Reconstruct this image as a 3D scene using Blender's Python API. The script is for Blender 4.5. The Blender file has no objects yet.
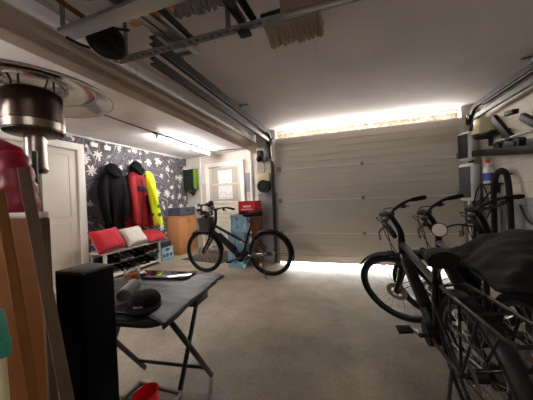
import bpy, bmesh, math, random
from mathutils import Vector, Matrix, Euler, noise
random.seed(7)
PI = math.pi
sc = bpy.context.scene
COL = sc.collection

# ------------------------------------------------------------------ materials
MATS = {}
def new_mat(name):
    m = bpy.data.materials.new(name); m.use_nodes = True
    nt = m.node_tree; nt.nodes.clear()
    out = nt.nodes.new('ShaderNodeOutputMaterial'); b = nt.nodes.new('ShaderNodeBsdfPrincipled')
    nt.links.new(b.outputs[0], out.inputs[0])
    MATS[name] = m
    return m, nt, b
def lin(c):
    return tuple(((x/255)/12.92 if x/255 <= .04045 else ((x/255+.055)/1.055)**2.4) for x in c)+(1,)
def N(nt, t, **k):
    n = nt.nodes.new(t)
    for a, v in k.items(): setattr(n, a, v)
    return n
def M(name, rgb, rough=.6, metal=0, var=.12, scale=8, bump=.0, bscale=60, spec=.5, trans=0, coat=0, sheen=0, alpha=1, aniso=None):
    """plain procedural: base colour with noise mottling and optional bump"""
    m, nt, b = new_mat(name)
    c = lin(rgb)
    tc = N(nt, 'ShaderNodeTexCoord'); no = N(nt, 'ShaderNodeTexNoise')
    no.inputs['Scale'].default_value = scale; no.inputs['Detail'].default_value = 5
    if aniso:
        mp = N(nt, 'ShaderNodeMapping'); mp.inputs['Scale'].default_value = aniso
        nt.links.new(tc.outputs['Object'], mp.inputs[0]); nt.links.new(mp.outputs[0], no.inputs['Vector'])
    else:
        nt.links.new(tc.outputs['Object'], no.inputs['Vector'])
    mx = N(nt, 'ShaderNodeMix', data_type='RGBA')
    mx.inputs[6].default_value = tuple(x*(1-var) for x in c[:3])+(1,)
    mx.inputs[7].default_value = tuple(min(1, x*(1+var)) for x in c[:3])+(1,)
    nt.links.new(no.outputs['Fac'], mx.inputs[0]); nt.links.new(mx.outputs[2], b.inputs['Base Color'])
    b.inputs['Roughness'].default_value = rough; b.inputs['Metallic'].default_value = metal
    b.inputs['Specular IOR Level'].default_value = spec
    b.inputs['Transmission Weight'].default_value = trans
    b.inputs['Coat Weight'].default_value = coat
    b.inputs['Sheen Weight'].default_value = sheen
    b.inputs['Alpha'].default_value = alpha
    if bump:
        n2 = N(nt, 'ShaderNodeTexNoise'); n2.inputs['Scale'].default_value = bscale; n2.inputs['Detail'].default_value = 4
        nt.links.new(tc.outputs['Object'], n2.inputs['Vector'])
        bp = N(nt, 'ShaderNodeBump'); bp.inputs['Strength'].default_value = bump; bp.inputs['Distance'].default_value = .01
        nt.links.new(n2.outputs['Fac'], bp.inputs['Height']); nt.links.new(bp.outputs[0], b.inputs['Normal'])
    return m
def emis(name, rgb, s):
    m, nt, b = new_mat(name)
    b.inputs['Base Color'].default_value = lin(rgb); b.inputs['Emission Color'].default_value = lin(rgb)
    b.inputs['Emission Strength'].default_value = s
    return m

black_paint = M('black_paint', (9, 9, 10), .36, coat=.15, spec=.35, var=.2)
matte_black = M('matte_black', (10, 10, 11), .6, spec=.3, var=.3, bump=.1)
rubber = M('rubber', (9, 9, 9), .8, spec=.25, var=.3, bump=.15, bscale=120)
black_plastic = M('black_plastic', (16, 16, 17), .5, var=.15, spec=.3)
dark_grey = M('dark_grey_plastic', (58, 61, 66), .5)
chrome = M('chrome', (200, 200, 200), .15, 1, var=.05)
alu = M('aluminium', (165, 165, 165), .35, 1, var=.08)
dark_metal = M('dark_metal', (70, 70, 70), .4, .9, var=.15)
rail_metal = M('rail_metal', (48, 47, 47), .5, .5, var=.2)
white_paint = M('white_paint', (222, 218, 210), .5, var=.04)
frame_white = M('frame_white', (236, 232, 222), .45, var=.04)
door_white = M('door_leaf_white', (206, 198, 182), .5, var=.04)
ceil_white = None
red_fab = M('red_fabric', (186, 12, 34), .85, var=.18, bump=.2, bscale=90, sheen=.3)
red_jacket = M('red_jacket_cloth', (146, 9, 20), .7, var=.2, bump=.15)
red_puff = M('red_puffer_cloth', (140, 8, 36), .45, var=.2, bump=.25, bscale=18)
black_cloth = M('black_cloth', (13, 12, 13), .85, var=.4, bump=.3, bscale=40, spec=.15)
navy_cloth = M('navy_cloth', (26, 32, 52), .8)
purple_cloth = M('purple_cloth', (38, 30, 58), .85)
white_fab = M('white_fabric', (205, 200, 190), .9, var=.14, scale=14, bump=.2)
hivis = M('hivis_cloth', (222, 236, 10), .6, var=.06)
hivis_b = M('reflective_tape', (70, 76, 70), .5)
wood_light = M('beech_veneer', (205, 146, 92), .45, var=.14, scale=3, aniso=(6, 6, .8))
wood_old = M('old_beam_wood', (96, 78, 60), .85, spec=.15, var=.35, scale=4, aniso=(9, 9, .9), bump=.3, bscale=30)
wood_brown = M('brown_stick_wood', (118, 76, 40), .75, spec=.15, var=.3, scale=4, aniso=(9, 9, .9), bump=.2, bscale=30)
wood_panel = M('brown_panel', (116, 70, 30), .7, spec=.15, var=.22, scale=3, aniso=(2, 2, .7))
wood_grey = M('weathered_wood', (110, 92, 86), .7, var=.25, scale=5, aniso=(1, 8, 8), bump=.2)
blue_crate_m = M('blue_crate_plastic', (158, 200, 222), .45, var=.06)
red_plastic = M('red_plastic', (214, 22, 26), .35, var=.05)
brown_plastic = M('brown_plastic', (96, 50, 36), .5)
bluegrey = M('bluegrey_plastic', (78, 88, 102), .45)
lime = M('lime_plastic', (104, 140, 34), .45)
cream = M('cream_plastic', (222, 212, 172), .45, var=.04)
steel = M('brushed_steel', (150, 140, 130), .26, 1, var=.18, scale=5, aniso=(1, 1, 14))
steel_dark = M('sooted_steel', (74, 62, 54), .34, 1, var=.3, scale=6, bump=.1)
dome_alu = M('spun_aluminium', (186, 182, 178), .2, 1, var=.06)
glass = M('clear_glass', (235, 235, 235), .05, trans=1, var=0)
amber = M('amber_wax', (226, 130, 66), .35, var=.2)
bristle = M('brush_bristle', (165, 150, 132), .8, var=.5, scale=90, bump=.6, bscale=160)
bristle_dark = M('dark_bristle', (128, 122, 116), .8, var=.5, scale=90, bump=.6, bscale=160)
plate_black = M('black_glass_plate', (10, 10, 11), .06, coat=.6)
clear_plastic = M('clear_plastic', (235, 238, 238), .12, trans=.93, var=.02)
sheet_plastic = M('grey_plastic_sheet', (21, 20, 21), .5, var=.35, scale=5, bump=.3, bscale=9, spec=.35)
grey_felt = M('grey_felt', (130, 126, 124), .9)
teal = M('teal_plastic', (56, 148, 128), .45)
bluedull = M('dull_blue_plastic', (70, 96, 140), .6)
mat_dark = M('doormat_fibre', (58, 50, 46), .95, var=.3, scale=40, bump=.5, bscale=150)
cable_black = M('cable_rubber', (18, 18, 18), .5)
taillight = M('red_reflector', (120, 8, 10), .3)
white_plastic = M('white_plastic', (222, 222, 220), .4, var=.03)
foam = M('black_foam', (24, 23, 23), .95, bump=.3)
blue_label = M('blue_label', (40, 64, 150), .4)
tarp = M('dark_quilted_cover', (13, 11, 10), .75, spec=.2, var=.35, scale=5, bump=.35, bscale=14)
seal_m = M('rubber_seal', (40, 38, 36), .7)
mirror_m = M('mirror_glass', (240, 240, 240), .03, 1, var=0)
copper = M('copper_pipe', (150, 110, 80), .4, .8)
metal_box = M('galvanised', (120, 122, 122), .5, .7, var=.25, scale=20)

def tex_floor():
    m, nt, b = new_mat('concrete_floor')
    tc = N(nt, 'ShaderNodeTexCoord')
    n1 = N(nt, 'ShaderNodeTexNoise'); n1.inputs['Scale'].default_value = 1.1; n1.inputs['Detail'].default_value = 8; n1.inputs['Roughness'].default_value = .65
    n2 = N(nt, 'ShaderNodeTexNoise'); n2.inputs['Scale'].default_value = 38; n2.inputs['Detail'].default_value = 6
    nt.links.new(tc.outputs['Object'], n1.inputs['Vector']); nt.links.new(tc.outputs['Object'], n2.inputs['Vector'])
    r = N(nt, 'ShaderNodeValToRGB')
    r.color_ramp.elements[0].position = .32; r.color_ramp.elements[0].color = lin((112, 100, 84))
    r.color_ramp.elements[1].position = .7; r.color_ramp.elements[1].color = lin((176, 162, 142))
    nt.links.new(n1.outputs['Fac'], r.inputs[0])
    mx = N(nt, 'ShaderNodeMix', data_type='RGBA', blend_type='MULTIPLY'); mx.inputs[0].default_value = .45
    r2 = N(nt, 'ShaderNodeValToRGB'); r2.color_ramp.elements[0].position = .3; r2.color_ramp.elements[0].color = (.55, .55, .55, 1); r2.color_ramp.elements[1].position = .6
    nt.links.new(n2.outputs['Fac'], r2.inputs[0])
    nt.links.new(r.outputs[0], mx.inputs[6]); nt.links.new(r2.outputs[0], mx.inputs[7])
    nt.links.new(mx.outputs[2], b.inputs['Base Color'])
    b.inputs['Roughness'].default_value = .62
    bp = N(nt, 'ShaderNodeBump'); bp.inputs['Strength'].default_value = .12; bp.inputs['Distance'].default_value = .004
    nt.links.new(n2.outputs['Fac'], bp.inputs['Height']); nt.links.new(bp.outputs[0], b.inputs['Normal'])
    return m
def tex_board(name, rgb, w, h, off=(0, 0, 0), rot=0, mortar=.006, dark=.72, rough=.8, vert=None, var=.04, mottle=3):
    """flat boards / blocks with thin joints. vert: 'x' or 'y' maps the brick pattern on a wall along that axis"""
    m, nt, b = new_mat(name)
    tc = N(nt, 'ShaderNodeTexCoord'); mp = N(nt, 'ShaderNodeMapping')
    mp.inputs['Location'].default_value = off
    if vert == 'x': mp.inputs['Rotation'].default_value = (-PI/2, 0, 0)
    if vert == 'y': mp.inputs['Rotation'].default_value = (-PI/2, 0, -PI/2); 
    if vert is None: mp.inputs['Rotation'].default_value = (0, 0, rot)
    src = tc.outputs['Object']
    if vert == 'y':
        s = N(nt, 'ShaderNodeSeparateXYZ'); c = N(nt, 'ShaderNodeCombineXYZ')
        nt.links.new(src, s.inputs[0]); nt.links.new(s.outputs[1], c.inputs[0]); nt.links.new(s.outputs[2], c.inputs[1])
        vec = c.outputs[0]
    elif vert == 'x':
        s = N(nt, 'ShaderNodeSeparateXYZ'); c = N(nt, 'ShaderNodeCombineXYZ')
        nt.links.new(src, s.inputs[0]); nt.links.new(s.outputs[0], c.inputs[0]); nt.links.new(s.outputs[2], c.inputs[1])
        vec = c.outputs[0]
    else:
        nt.links.new(src, mp.inputs[0]); vec = mp.outputs[0]
    br = N(nt, 'ShaderNodeTexBrick')
    br.inputs['Scale'].default_value = 1; br.inputs['Brick Width'].default_value = w; br.inputs['Row Height'].default_value = h
    br.inputs['Mortar Size'].default_value = mortar; br.inputs['Mortar Smooth'].default_value = .3
    c0 = lin(rgb)
    br.inputs['Color1'].default_value = c0; br.inputs['Color2'].default_value = tuple(x*(1-var) for x in c0[:3])+(1,)
    br.inputs['Mortar'].default_value = tuple(x*dark for x in c0[:3])+(1,)
    nt.links.new(vec, br.inputs['Vector'])
    no = N(nt, 'ShaderNodeTexNoise'); no.inputs['Scale'].default_value = mottle; no.inputs['Detail'].default_value = 6
    nt.links.new(tc.outputs['Object'], no.inputs['Vector'])
    r = N(nt, 'ShaderNodeValToRGB'); r.color_ramp.elements[0].position = .3; r.color_ramp.elements[0].color = (.86, .85, .84, 1); r.color_ramp.elements[1].position = .65
    nt.links.new(no.outputs['Fac'], r.inputs[0])
    mx = N(nt, 'ShaderNodeMix', data_type='RGBA', blend_type='MULTIPLY'); mx.inputs[0].default_value = 1
    nt.links.new(br.outputs['Color'], mx.inputs[6]); nt.links.new(r.outputs[0], mx.inputs[7])
    nt.links.new(mx.outputs[2], b.inputs['Base Color']); b.inputs['Roughness'].default_value = rough
    bp = N(nt, 'ShaderNodeBump'); bp.inputs['Strength'].default_value = .4; bp.inputs['Distance'].default_value = .004; bp.invert = True
    nt.links.new(br.outputs['Fac'], bp.inputs['Height']); nt.links.new(bp.outputs[0], b.inputs['Normal'])
    return m, nt, b, mx
def two_tone(name, vert, zsplit, top, low, w=.5, h=.25):
    m, nt, b, mx = tex_board(name, (255, 255, 255), w, h, vert=vert, mortar=.008, dark=.8, var=.03)
    tc = N(nt, 'ShaderNodeTexCoord'); s = N(nt, 'ShaderNodeSeparateXYZ'); nt.links.new(tc.outputs['Object'], s.inputs[0])
    g = N(nt, 'ShaderNodeMath', operation='GREATER_THAN'); g.inputs[1].default_value = zsplit
    nt.links.new(s.outputs[2], g.inputs[0])
    c = N(nt, 'ShaderNodeMix', data_type='RGBA'); c.inputs[6].default_value = lin(low); c.inputs[7].default_value = lin(top)
    nt.links.new(g.outputs[0], c.inputs[0])
    m2 = N(nt, 'ShaderNodeMix', data_type='RGBA', blend_type='MULTIPLY'); m2.inputs[0].default_value = 1
    nt.links.new(mx.outputs[2], m2.inputs[6]); nt.links.new(c.outputs[2], m2.inputs[7])
    nt.links.new(m2.outputs[2], b.inputs['Base Color'])
    return m
def tex_wallpaper():
    m, nt, b = new_mat('flower_wallpaper')
    L = nt.links.new
    tc = N(nt, 'ShaderNodeTexCoord'); s = N(nt, 'ShaderNodeSeparateXYZ'); L(tc.outputs['Object'], s.inputs[0])
    c = N(nt, 'ShaderNodeCombineXYZ'); L(s.outputs[1], c.inputs[0]); L(s.outputs[2], c.inputs[1])
    def mth(op, a, bb=None, cc=None):
        n = N(nt, 'ShaderNodeMath', operation=op)
        for i, v in enumerate((a, bb, cc)):
            if v is None: continue
            if isinstance(v, (int, float)): n.inputs[i].default_value = v
            else: L(v, n.inputs[i])
        return n.outputs[0]
    nw = N(nt, 'ShaderNodeTexNoise', noise_dimensions='2D'); nw.inputs['Scale'].default_value = 9; nw.inputs['Detail'].default_value = 2; L(c.outputs[0], nw.inputs['Vector'])
    w1 = N(nt, 'ShaderNodeVectorMath', operation='SUBTRACT'); L(nw.outputs['Color'], w1.inputs[0]); w1.inputs[1].default_value = (.5, .5, .5)
    w2 = N(nt, 'ShaderNodeVectorMath', operation='SCALE'); L(w1.outputs[0], w2.inputs[0]); w2.inputs[3].default_value = .11
    w3 = N(nt, 'ShaderNodeVectorMath', operation='ADD'); L(c.outputs[0], w3.inputs[0]); L(w2.outputs[0], w3.inputs[1]); warp = w3.outputs[0]
    def flowers(scale, size, off, petals, keep):
        mp = N(nt, 'ShaderNodeMapping'); mp.inputs['Location'].default_value = off; L(warp, mp.inputs[0])
        v = N(nt, 'ShaderNodeTexVoronoi', voronoi_dimensions='2D'); v.inputs['Scale'].default_value = scale; v.inputs['Randomness'].default_value = .7
        L(mp.outputs[0], v.inputs['Vector'])
        d = N(nt, 'ShaderNodeVectorMath', operation='SUBTRACT'); L(mp.outputs[0], d.inputs[0]); L(v.outputs['Position'], d.inputs[1])
        ds = N(nt, 'ShaderNodeSeparateXYZ'); L(d.outputs[0], ds.inputs[0])
        cs = N(nt, 'ShaderNodeSeparateColor'); L(v.outputs['Color'], cs.inputs[0])
        ang = mth('ARCTAN2', ds.outputs[1], ds.outputs[0])
        ang = mth('ADD', ang, mth('MULTIPLY', cs.outputs[0], 6.28))
        ln = N(nt, 'ShaderNodeVectorMath', operation='LENGTH'); L(d.outputs[0], ln.inputs[0])
        pet = mth('ABSOLUTE', mth('COSINE', mth('MULTIPLY', ang, petals/2)))
        pet = mth('POWER', pet, 1.1)
        rad = mth('MULTIPLY', mth('ADD', mth('MULTIPLY', pet, .85), .18), mth('MULTIPLY', mth('ADD', mth('MULTIPLY', cs.outputs[1], .5), .7), size))
        inside = mth('LESS_THAN', ln.outputs['Value'], rad)
        core = mth('GREATER_THAN', ln.outputs['Value'], size*.13)
        return mth('MULTIPLY', mth('MULTIPLY', inside, core), mth('LESS_THAN', cs.outputs[2], keep))
    f1 = flowers(3.1, .085, (0.13, .07, 0), 7, .72)
    f2 = flowers(4.2, .05, (3.3, 1.2, 0), 5, .5)
    # curling vines: bands of a smoothly distorted field
    no = N(nt, 'ShaderNodeTexNoise', noise_dimensions='2D'); no.inputs['Scale'].default_value = 1.7; no.inputs['Detail'].default_value = 1; no.inputs['Distortion'].default_value = 1.4
    L(c.outputs[0], no.inputs['Vector'])
    fr = mth('FRACT', mth('MULTIPLY', no.outputs['Fac'], 9.0))
    vine = mth('LESS_THAN', mth('ABSOLUTE', mth('SUBTRACT', fr, .5)), .06)
    base = N(nt, 'ShaderNodeValToRGB'); base.color_ramp.elements[0].color = lin((66, 63, 69)); base.color_ramp.elements[1].color = lin((92, 89, 95))
    L(no.outputs['Fac'], base.inputs[0])
    m1 = N(nt, 'ShaderNodeMix', data_type='RGBA'); L(vine, m1.inputs[0]); L(base.outputs[0], m1.inputs[6]); m1.inputs[7].default_value = lin((158, 154, 154))
    m2 = N(nt, 'ShaderNodeMix', data_type='RGBA'); L(mth('MAXIMUM', f1, f2), m2.inputs[0]); L(m1.outputs[2], m2.inputs[6]); m2.inputs[7].default_value = lin((232, 222, 214))
    L(m2.outputs[2], b.inputs['Base Color']); b.inputs['Roughness'].default_value = .7
    return m
def tex_lintel():
    m, nt, b = new_mat('rough_lintel_plaster')
    tc = N(nt, 'ShaderNodeTexCoord'); no = N(nt, 'ShaderNodeTexNoise'); no.inputs['Scale'].default_value = 14; no.inputs['Detail'].default_value = 8
    no.inputs['Roughness'].default_value = .7
    nt.links.new(tc.outputs['Object'], no.inputs['Vector'])
    r = N(nt, 'ShaderNodeValToRGB')
    r.color_ramp.elements[0].position = .38; r.color_ramp.elements[0].color = lin((172, 140, 118))
    r.color_ramp.elements[1].position = .58; r.color_ramp.elements[1].color = lin((235, 228, 216))
    e = r.color_ramp.elements.new(.46); e.color = lin((188, 176, 162))
    nt.links.new(no.outputs['Fac'], r.inputs[0]); nt.links.new(r.outputs[0], b.inputs['Base Color']); b.inputs['Roughness'].default_value = .9
    return m
def tex_paper(name, seed):
    m, nt, b = new_mat(name)
    tc = N(nt, 'ShaderNodeTexCoord'); mp = N(nt, 'ShaderNodeMapping'); mp.inputs['Scale'].default_value = (18, 18, 40); mp.inputs['Location'].default_value = (seed, 0, seed)
    nt.links.new(tc.outputs['Object'], mp.inputs[0])
    no = N(nt, 'ShaderNodeTexNoise'); no.inputs['Scale'].default_value = 1.3; no.inputs['Detail'].default_value = 2
    nt.links.new(mp.outputs[0], no.inputs['Vector'])
    r = N(nt, 'ShaderNodeValToRGB'); r.color_ramp.elements[0].position = .36; r.color_ramp.elements[0].color = lin((150, 150, 156))
    r.color_ramp.elements[1].position = .44; r.color_ramp.elements[1].color = lin((236, 235, 232))
    nt.links.new(no.outputs['Fac'], r.inputs[0]); nt.links.new(r.outputs[0], b.inputs['Base Color']); b.inputs['Roughness'].default_value = .8
    return m
def tex_patch(name, c1, c2, scale, thr):
    m, nt, b = new_mat(name)
    tc = N(nt, 'ShaderNodeTexCoord'); no = N(nt, 'ShaderNodeTexNoise'); no.inputs['Scale'].default_value = scale; no.inputs['Detail'].default_value = 1
    nt.links.new(tc.outputs['Object'], no.inputs['Vector'])
    r = N(nt, 'ShaderNodeValToRGB'); r.color_ramp.interpolation = 'CONSTANT'
    r.color_ramp.elements[0].color = lin(c1); r.color_ramp.elements[1].position = thr; r.color_ramp.elements[1].color = lin(c2)
    nt.links.new(no.outputs['Fac'], r.inputs[0]); nt.links.new(r.outputs[0], b.inputs['Base Color']); b.inputs['Roughness'].default_value = .8
    return m

# ------------------------------------------------------------------ mesh builder
class B:
    def __init__(s): s.bm = bmesh.new()
    def _x(s, vs, Mx):
        if Mx is not None:
            for v in vs: v.co = Mx @ v.co
    def box(s, c, d, bev=0, rot=None, seg=2):
        r = bmesh.ops.create_cube(s.bm, size=1); vs = r['verts']
        for v in vs: v.co = Vector((v.co.x*d[0], v.co.y*d[1], v.co.z*d[2]))
        if bev:
            es = list({e for v in vs for e in v.link_edges})
            rr = bmesh.ops.bevel(s.bm, geom=es, offset=min(bev, min(d)*.49), segments=seg, affect='EDGES', profile=.5)
            vs = list({v for f in rr['faces'] for v in f.verts} | {v for v in vs if v.is_valid})
        Mx = Matrix.Translation(c)
        if rot: Mx = Mx @ Euler(rot).to_matrix().to_4x4()
        s._x(vs, Mx); return s
    def cyl(s, p0, p1, r0, r1=None, seg=16, caps=True):
        p0, p1 = Vector(p0), Vector(p1); d = p1-p0; r1 = r0 if r1 is None else r1
        r = bmesh.ops.create_cone(s.bm, cap_ends=caps, segments=seg, radius1=r0, radius2=r1, depth=d.length)
        Mx = Matrix.Translation((p0+p1)/2) @ d.to_track_quat('Z', 'Y').to_matrix().to_4x4()
        s._x(r['verts'], Mx); return s
    def ell(s, c, rad, rot=None, u=16, v=10):
        r = bmesh.ops.create_uvsphere(s.bm, u_segments=u, v_segments=v, radius=1)
        Mx = Matrix.Translation(c)
        if rot: Mx = Mx @ Euler(rot).to_matrix().to_4x4()
        Mx = Mx @ Matrix.Diagonal((*rad, 1)); s._x(r['verts'], Mx); return s
    def tube(s, pts, r, seg=8, closed=False, flat=None, smooth=0):
        pts = [Vector(p) for p in pts]
        if smooth: pts = catmull(pts, smooth, closed)
        n = len(pts); rr = r if isinstance(r, (list, tuple)) else [r]*n
        if len(rr) != n:
            rr = [rr[min(len(rr)-1, int(i/(n-1)*(len(rr)-1)))]*(1-(i/(n-1)*(len(rr)-1)) % 1)+rr[min(len(rr)-1, int(i/(n-1)*(len(rr)-1))+1)]*((i/(n-1)*(len(rr)-1)) % 1) for i in range(n)]
        rings = []; up = None
        for i, p in enumerate(pts):
            if closed: t = (pts[(i+1) % n]-pts[i-1]).normalized()
            else: t = (pts[min(i+1, n-1)]-pts[max(i-1, 0)]).normalized()
            if up is None: up = t.orthogonal().normalized() if flat is None else Vector(flat)
            a = (up-t*up.dot(t)).normalized(); up = a; bb = t.cross(a)
            k = 1
            rings.append([s.bm.verts.new(p+(a*math.cos(x)+bb*math.sin(x))*rr[i]) for x in [2*PI*j/seg for j in range(seg)]])
        m = n if closed else n-1
        for i in range(m):
            A, C = rings[i], rings[(i+1) % n]
            for j in range(seg): s.bm.faces.new((A[j], A[(j+1) % seg], C[(j+1) % seg], C[j]))
        if not closed:
            s.bm.faces.new(rings[0][::-1]); s.bm.faces.new(rings[-1])
        return s
    def loft(s, rings, cap=True, closed=True):
        R = [[s.bm.verts.new(p) for p in r] for r in rings]; n = len(R[0])
        for A, C in zip(R, R[1:]):
            for j in range(n if closed else n-1): s.bm.faces.new((A[j], A[(j+1) % n], C[(j+1) % n], C[j]))
        if cap and closed: s.bm.faces.new(R[0][::-1]); s.bm.faces.new(R[-1])
        return s
    def lathe(s, prof, c=(0, 0, 0), axis=(0, 0, 1), seg=32, arc=(0, 2*PI)):
        Mx = Matrix.Translation(c) @ Vector(axis).to_track_quat('Z', 'Y').to_matrix().to_4x4()
        full = abs(arc[1]-arc[0]-2*PI) < 1e-6; k = seg if full else seg+1
        R = [[s.bm.verts.new(Mx @ Vector((r*math.cos(a), r*math.sin(a), z))) for a in [arc[0]+(arc[1]-arc[0])*j/seg for j in range(k)]] for r, z in prof]
        for A, C in zip(R, R[1:]):
            for j in range(seg): s.bm.faces.new((A[j], A[(j+1) % k], C[(j+1) % k], C[j]))
        return s
    def prism(s, poly, h, Mx=None, bev=0):
        vs = [s.bm.verts.new((x, y, 0)) for x, y in poly]; f = s.bm.faces.new(vs)
        r = bmesh.ops.extrude_face_region(s.bm, geom=[f]); nv = [g for g in r['geom'] if isinstance(g, bmesh.types.BMVert)]
        for v in nv: v.co.z += h
        s._x(vs+nv, Mx); return s
    def xf(s, Mx):
        for v in s.bm.verts: v.co = Mx @ v.co
        return s
def catmull(P, k, closed=False):
    out = []; n = len(P)
    rng = range(n) if closed else range(n-1)
    for i in rng:
        p0 = P[i-1] if (i > 0 or closed) else P[0]; p1 = P[i]; p2 = P[(i+1) % n]
        p3 = P[(i+2) % n] if (closed or i+2 < n) else P[-1]
        for j in range(k):
            t = j/k
            out.append(.5*((2*p1)+(-p0+p2)*t+(2*p0-5*p1+4*p2-p3)*t*t+(-p0+3*p1-3*p2+p3)*t**3))
    if not closed: out.append(P[-1])
    return out
def link(name, b, mat, parent=None, label=None, smooth=True, solid=0):
    bm = b.bm
    bmesh.ops.recalc_face_normals(bm, faces=bm.faces)
    for f in bm.faces: f.smooth = smooth
    for e in bm.edges:
        if len(e.link_faces) == 2 and e.calc_face_angle(0) > .7: e.smooth = False
    me = bpy.data.meshes.new(name); bm.to_mesh(me); bm.free(); me.materials.append(mat)
    o = bpy.data.objects.new(name, me); COL.objects.link(o)
    if parent is not None: o.parent = parent
    if label: o['label'] = label
    if solid:
        md = o.modifiers.new('solid', 'SOLIDIFY'); md.thickness = solid; md.offset = 0
    return o
part = link
def thing(name, label, cat, loc=(0, 0, 0), rot=(0, 0, 0), group=None):
    o = bpy.data.objects.new(name, None); COL.objects.link(o); o.location = loc; o.rotation_euler = rot
    o.empty_display_size = .05
    o['label'] = label; o['category'] = cat
    if group: o['group'] = group
    return o
def tag(o, label, cat, group=None):
    o['label'] = label; o['category'] = cat
    if group: o['group'] = group
    return o
def struct(name, b, mat, parent=None, smooth=False):
    o = link(name, b, mat, parent, smooth=smooth)
    if parent is None: o['kind'] = 'structure'
    return o
def dup(root, loc, rot, label, group=None):
    r = root.copy(); COL.objects.link(r); r.location = loc; r.rotation_euler = rot; r['label'] = label
    if group: r['group'] = group
    for ch in list(root.children):
        c = ch.copy(); COL.objects.link(c); c.parent = r
        for g in list(ch.children):
            d = g.copy(); COL.objects.link(d); d.parent = c
    return r
def fbm(p, s=1): return noise.noise(Vector(p)*s)

# ------------------------------------------------------------------ room shell
XL, XR, YD = -3.9, 1.85, 4.38
ZM, ZL = 2.42, 2.285
struct('floor', B().box((-1.0, 2.0, -.05), (6.2, 7.4, .1)), tex_floor())
ceil_m, nt, b_, mx_ = tex_board('ceiling_boards_main', (208, 201, 200), 3.2, 1.6, off=(.2, .35, 0), mortar=.004, dark=.86, var=.02, mottle=1.5)
ceil_l, nt, b_, mx_ = tex_board('ceiling_boards_side', (242, 239, 240), 1.25, 1.0, off=(0, .3, 0), mortar=.006, dark=.66, var=.02, mottle=1.5)
struct('ceiling_main', B().box(((-1.7+XR)/2+.05, 1.45, ZM+.05), (XR+1.7+.2, 6.3, .1)), ceil_m)
struct('ceiling_side', B().box(((XL-1.66)/2-.05, 2.0, ZL+.05), (-1.66-XL+.1, 7.3, .1)), ceil_l)
beam_m = M('beam_paint', (168, 150, 136), .7, var=.08, scale=3)
struct('trim_1', B().box((-1.745, 1.75, (2.155+ZM)/2+.02), (.13, 6.7, ZM-2.155+.06), .006), beam_m)   # ceiling beam
struct('wall_left', B().box((XL-.05, 2.0, 1.2), (.1, 7.4, 2.5)), tex_wallpaper())
wr = two_tone('right_wall_paint', 'y', 1.085, (226, 218, 204), (150, 152, 156))
struct('wall_right', B().box((XR+.05, 1.6, 1.25), (.1, 6.6, 2.6)), wr)
wb = two_tone('back_wall_paint', 'x', 1.62, (226, 218, 206), (206, 200, 190))
ang = math.atan2(5.08-5.5, -1.5+3.95)
bw = struct('wall_back', B().box((0, .05, 1.2), (2.75, .1, 2.5)), wb)
bw.location = (-2.75, 5.295, 0); bw.rotation_euler = (0, 0, ang)
wp = two_tone('pillar_paint', 'x', 1.28, (214, 206, 192), (150, 152, 152))
struct('wall_pillar', B().box((-1.385, 4.82, 1.21), (.37, .88, 2.5)), wp)
struct('wall_front_right', B().box((1.75, 4.45, 1.21), (.24, .14, 2.5)), wp)
struct('wall_near', B().box((-1.0, -1.6, 1.21), (6.2, .1, 2.5)), M('near_wall_paint', (150, 140, 130), .9))
struct('trim_2', B().box((.22, 4.6, 2.34), (2.9, .12, .26)), tex_lintel())      # lintel over the door
struct('trim_3', B().box((.22, 4.525, 2.395), (2.9, .04, .05), .01), M('lintel_edge_white', (230, 226, 220), .8))
# outside paving, seen only as light under the door
struct('ground_outside', B().box((0.2, 8.4, -.06), (12, 7.2, .1)), M('outside_paving', (190, 186, 180), .9))

# ------------------------------------------------------------------ sectional garage door
door_panel = M('door_section_enamel', (190, 184, 172), .45, var=.05, scale=2)
DL, DR = -1.2, 1.63
d1 = bpy.data.objects.new('door_1', None); COL.objects.link(d1); d1['kind'] = 'structure'
zs = [.055, .555, 1.135, 1.70, 2.255]
for a, c in zip(zs, zs[1:]):
    p = B()
    h = c-a-(.0012 if c > 1.6 and c < 1.8 else 0); cz = a+h/2
    p.box(((DL+DR)/2, YD+.025, cz), (DR-DL, .04, h))
    for k in range(1, 5):
        z = a+h*k/5
        p.box(((DL+DR)/2, YD+.0035, z), (DR-DL-.06, .007, .008), .003)
    part('door_panel', p, door_panel, d1)
    if c < 2: part('seam_light_strip', B().box(((DL+DR)/2, YD+.002, a+h-.008), (DR-DL-.02, .010, .012), .003), M('seam_lit_enamel', (224, 220, 210), .4), d1, 'seam strip painted pale as a line of light')  # paler than the sections: bright light along the seams put into the colour
hp = part('rubber_seal', B().box(((DL+DR)/2, YD+.02, .045), (DR-DL, .03, .02), .008), seal_m, d1)
for z in zs[1:4]:
    h = B(); h.box((.25, YD-.006, z), (.05, .012, .05), .004); h.cyl((.225, YD-.012, z), (.275, YD-.012, z), .007, seg=8)
    part('hinge', h, M('hinge_steel', (130, 124, 114), .45, .4), d1)
for z in zs[1:4]:
    for x in (DL+.05, DR-.05):
        h = B(); h.box((x, YD-.006, z), (.06, .014, .09), .004); h.cyl((x-.03, YD-.02, z), (x+.03, YD-.02, z), .009, seg=8)
        part('edge_hinge', h, MATS['hinge_steel'], d1)
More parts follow.
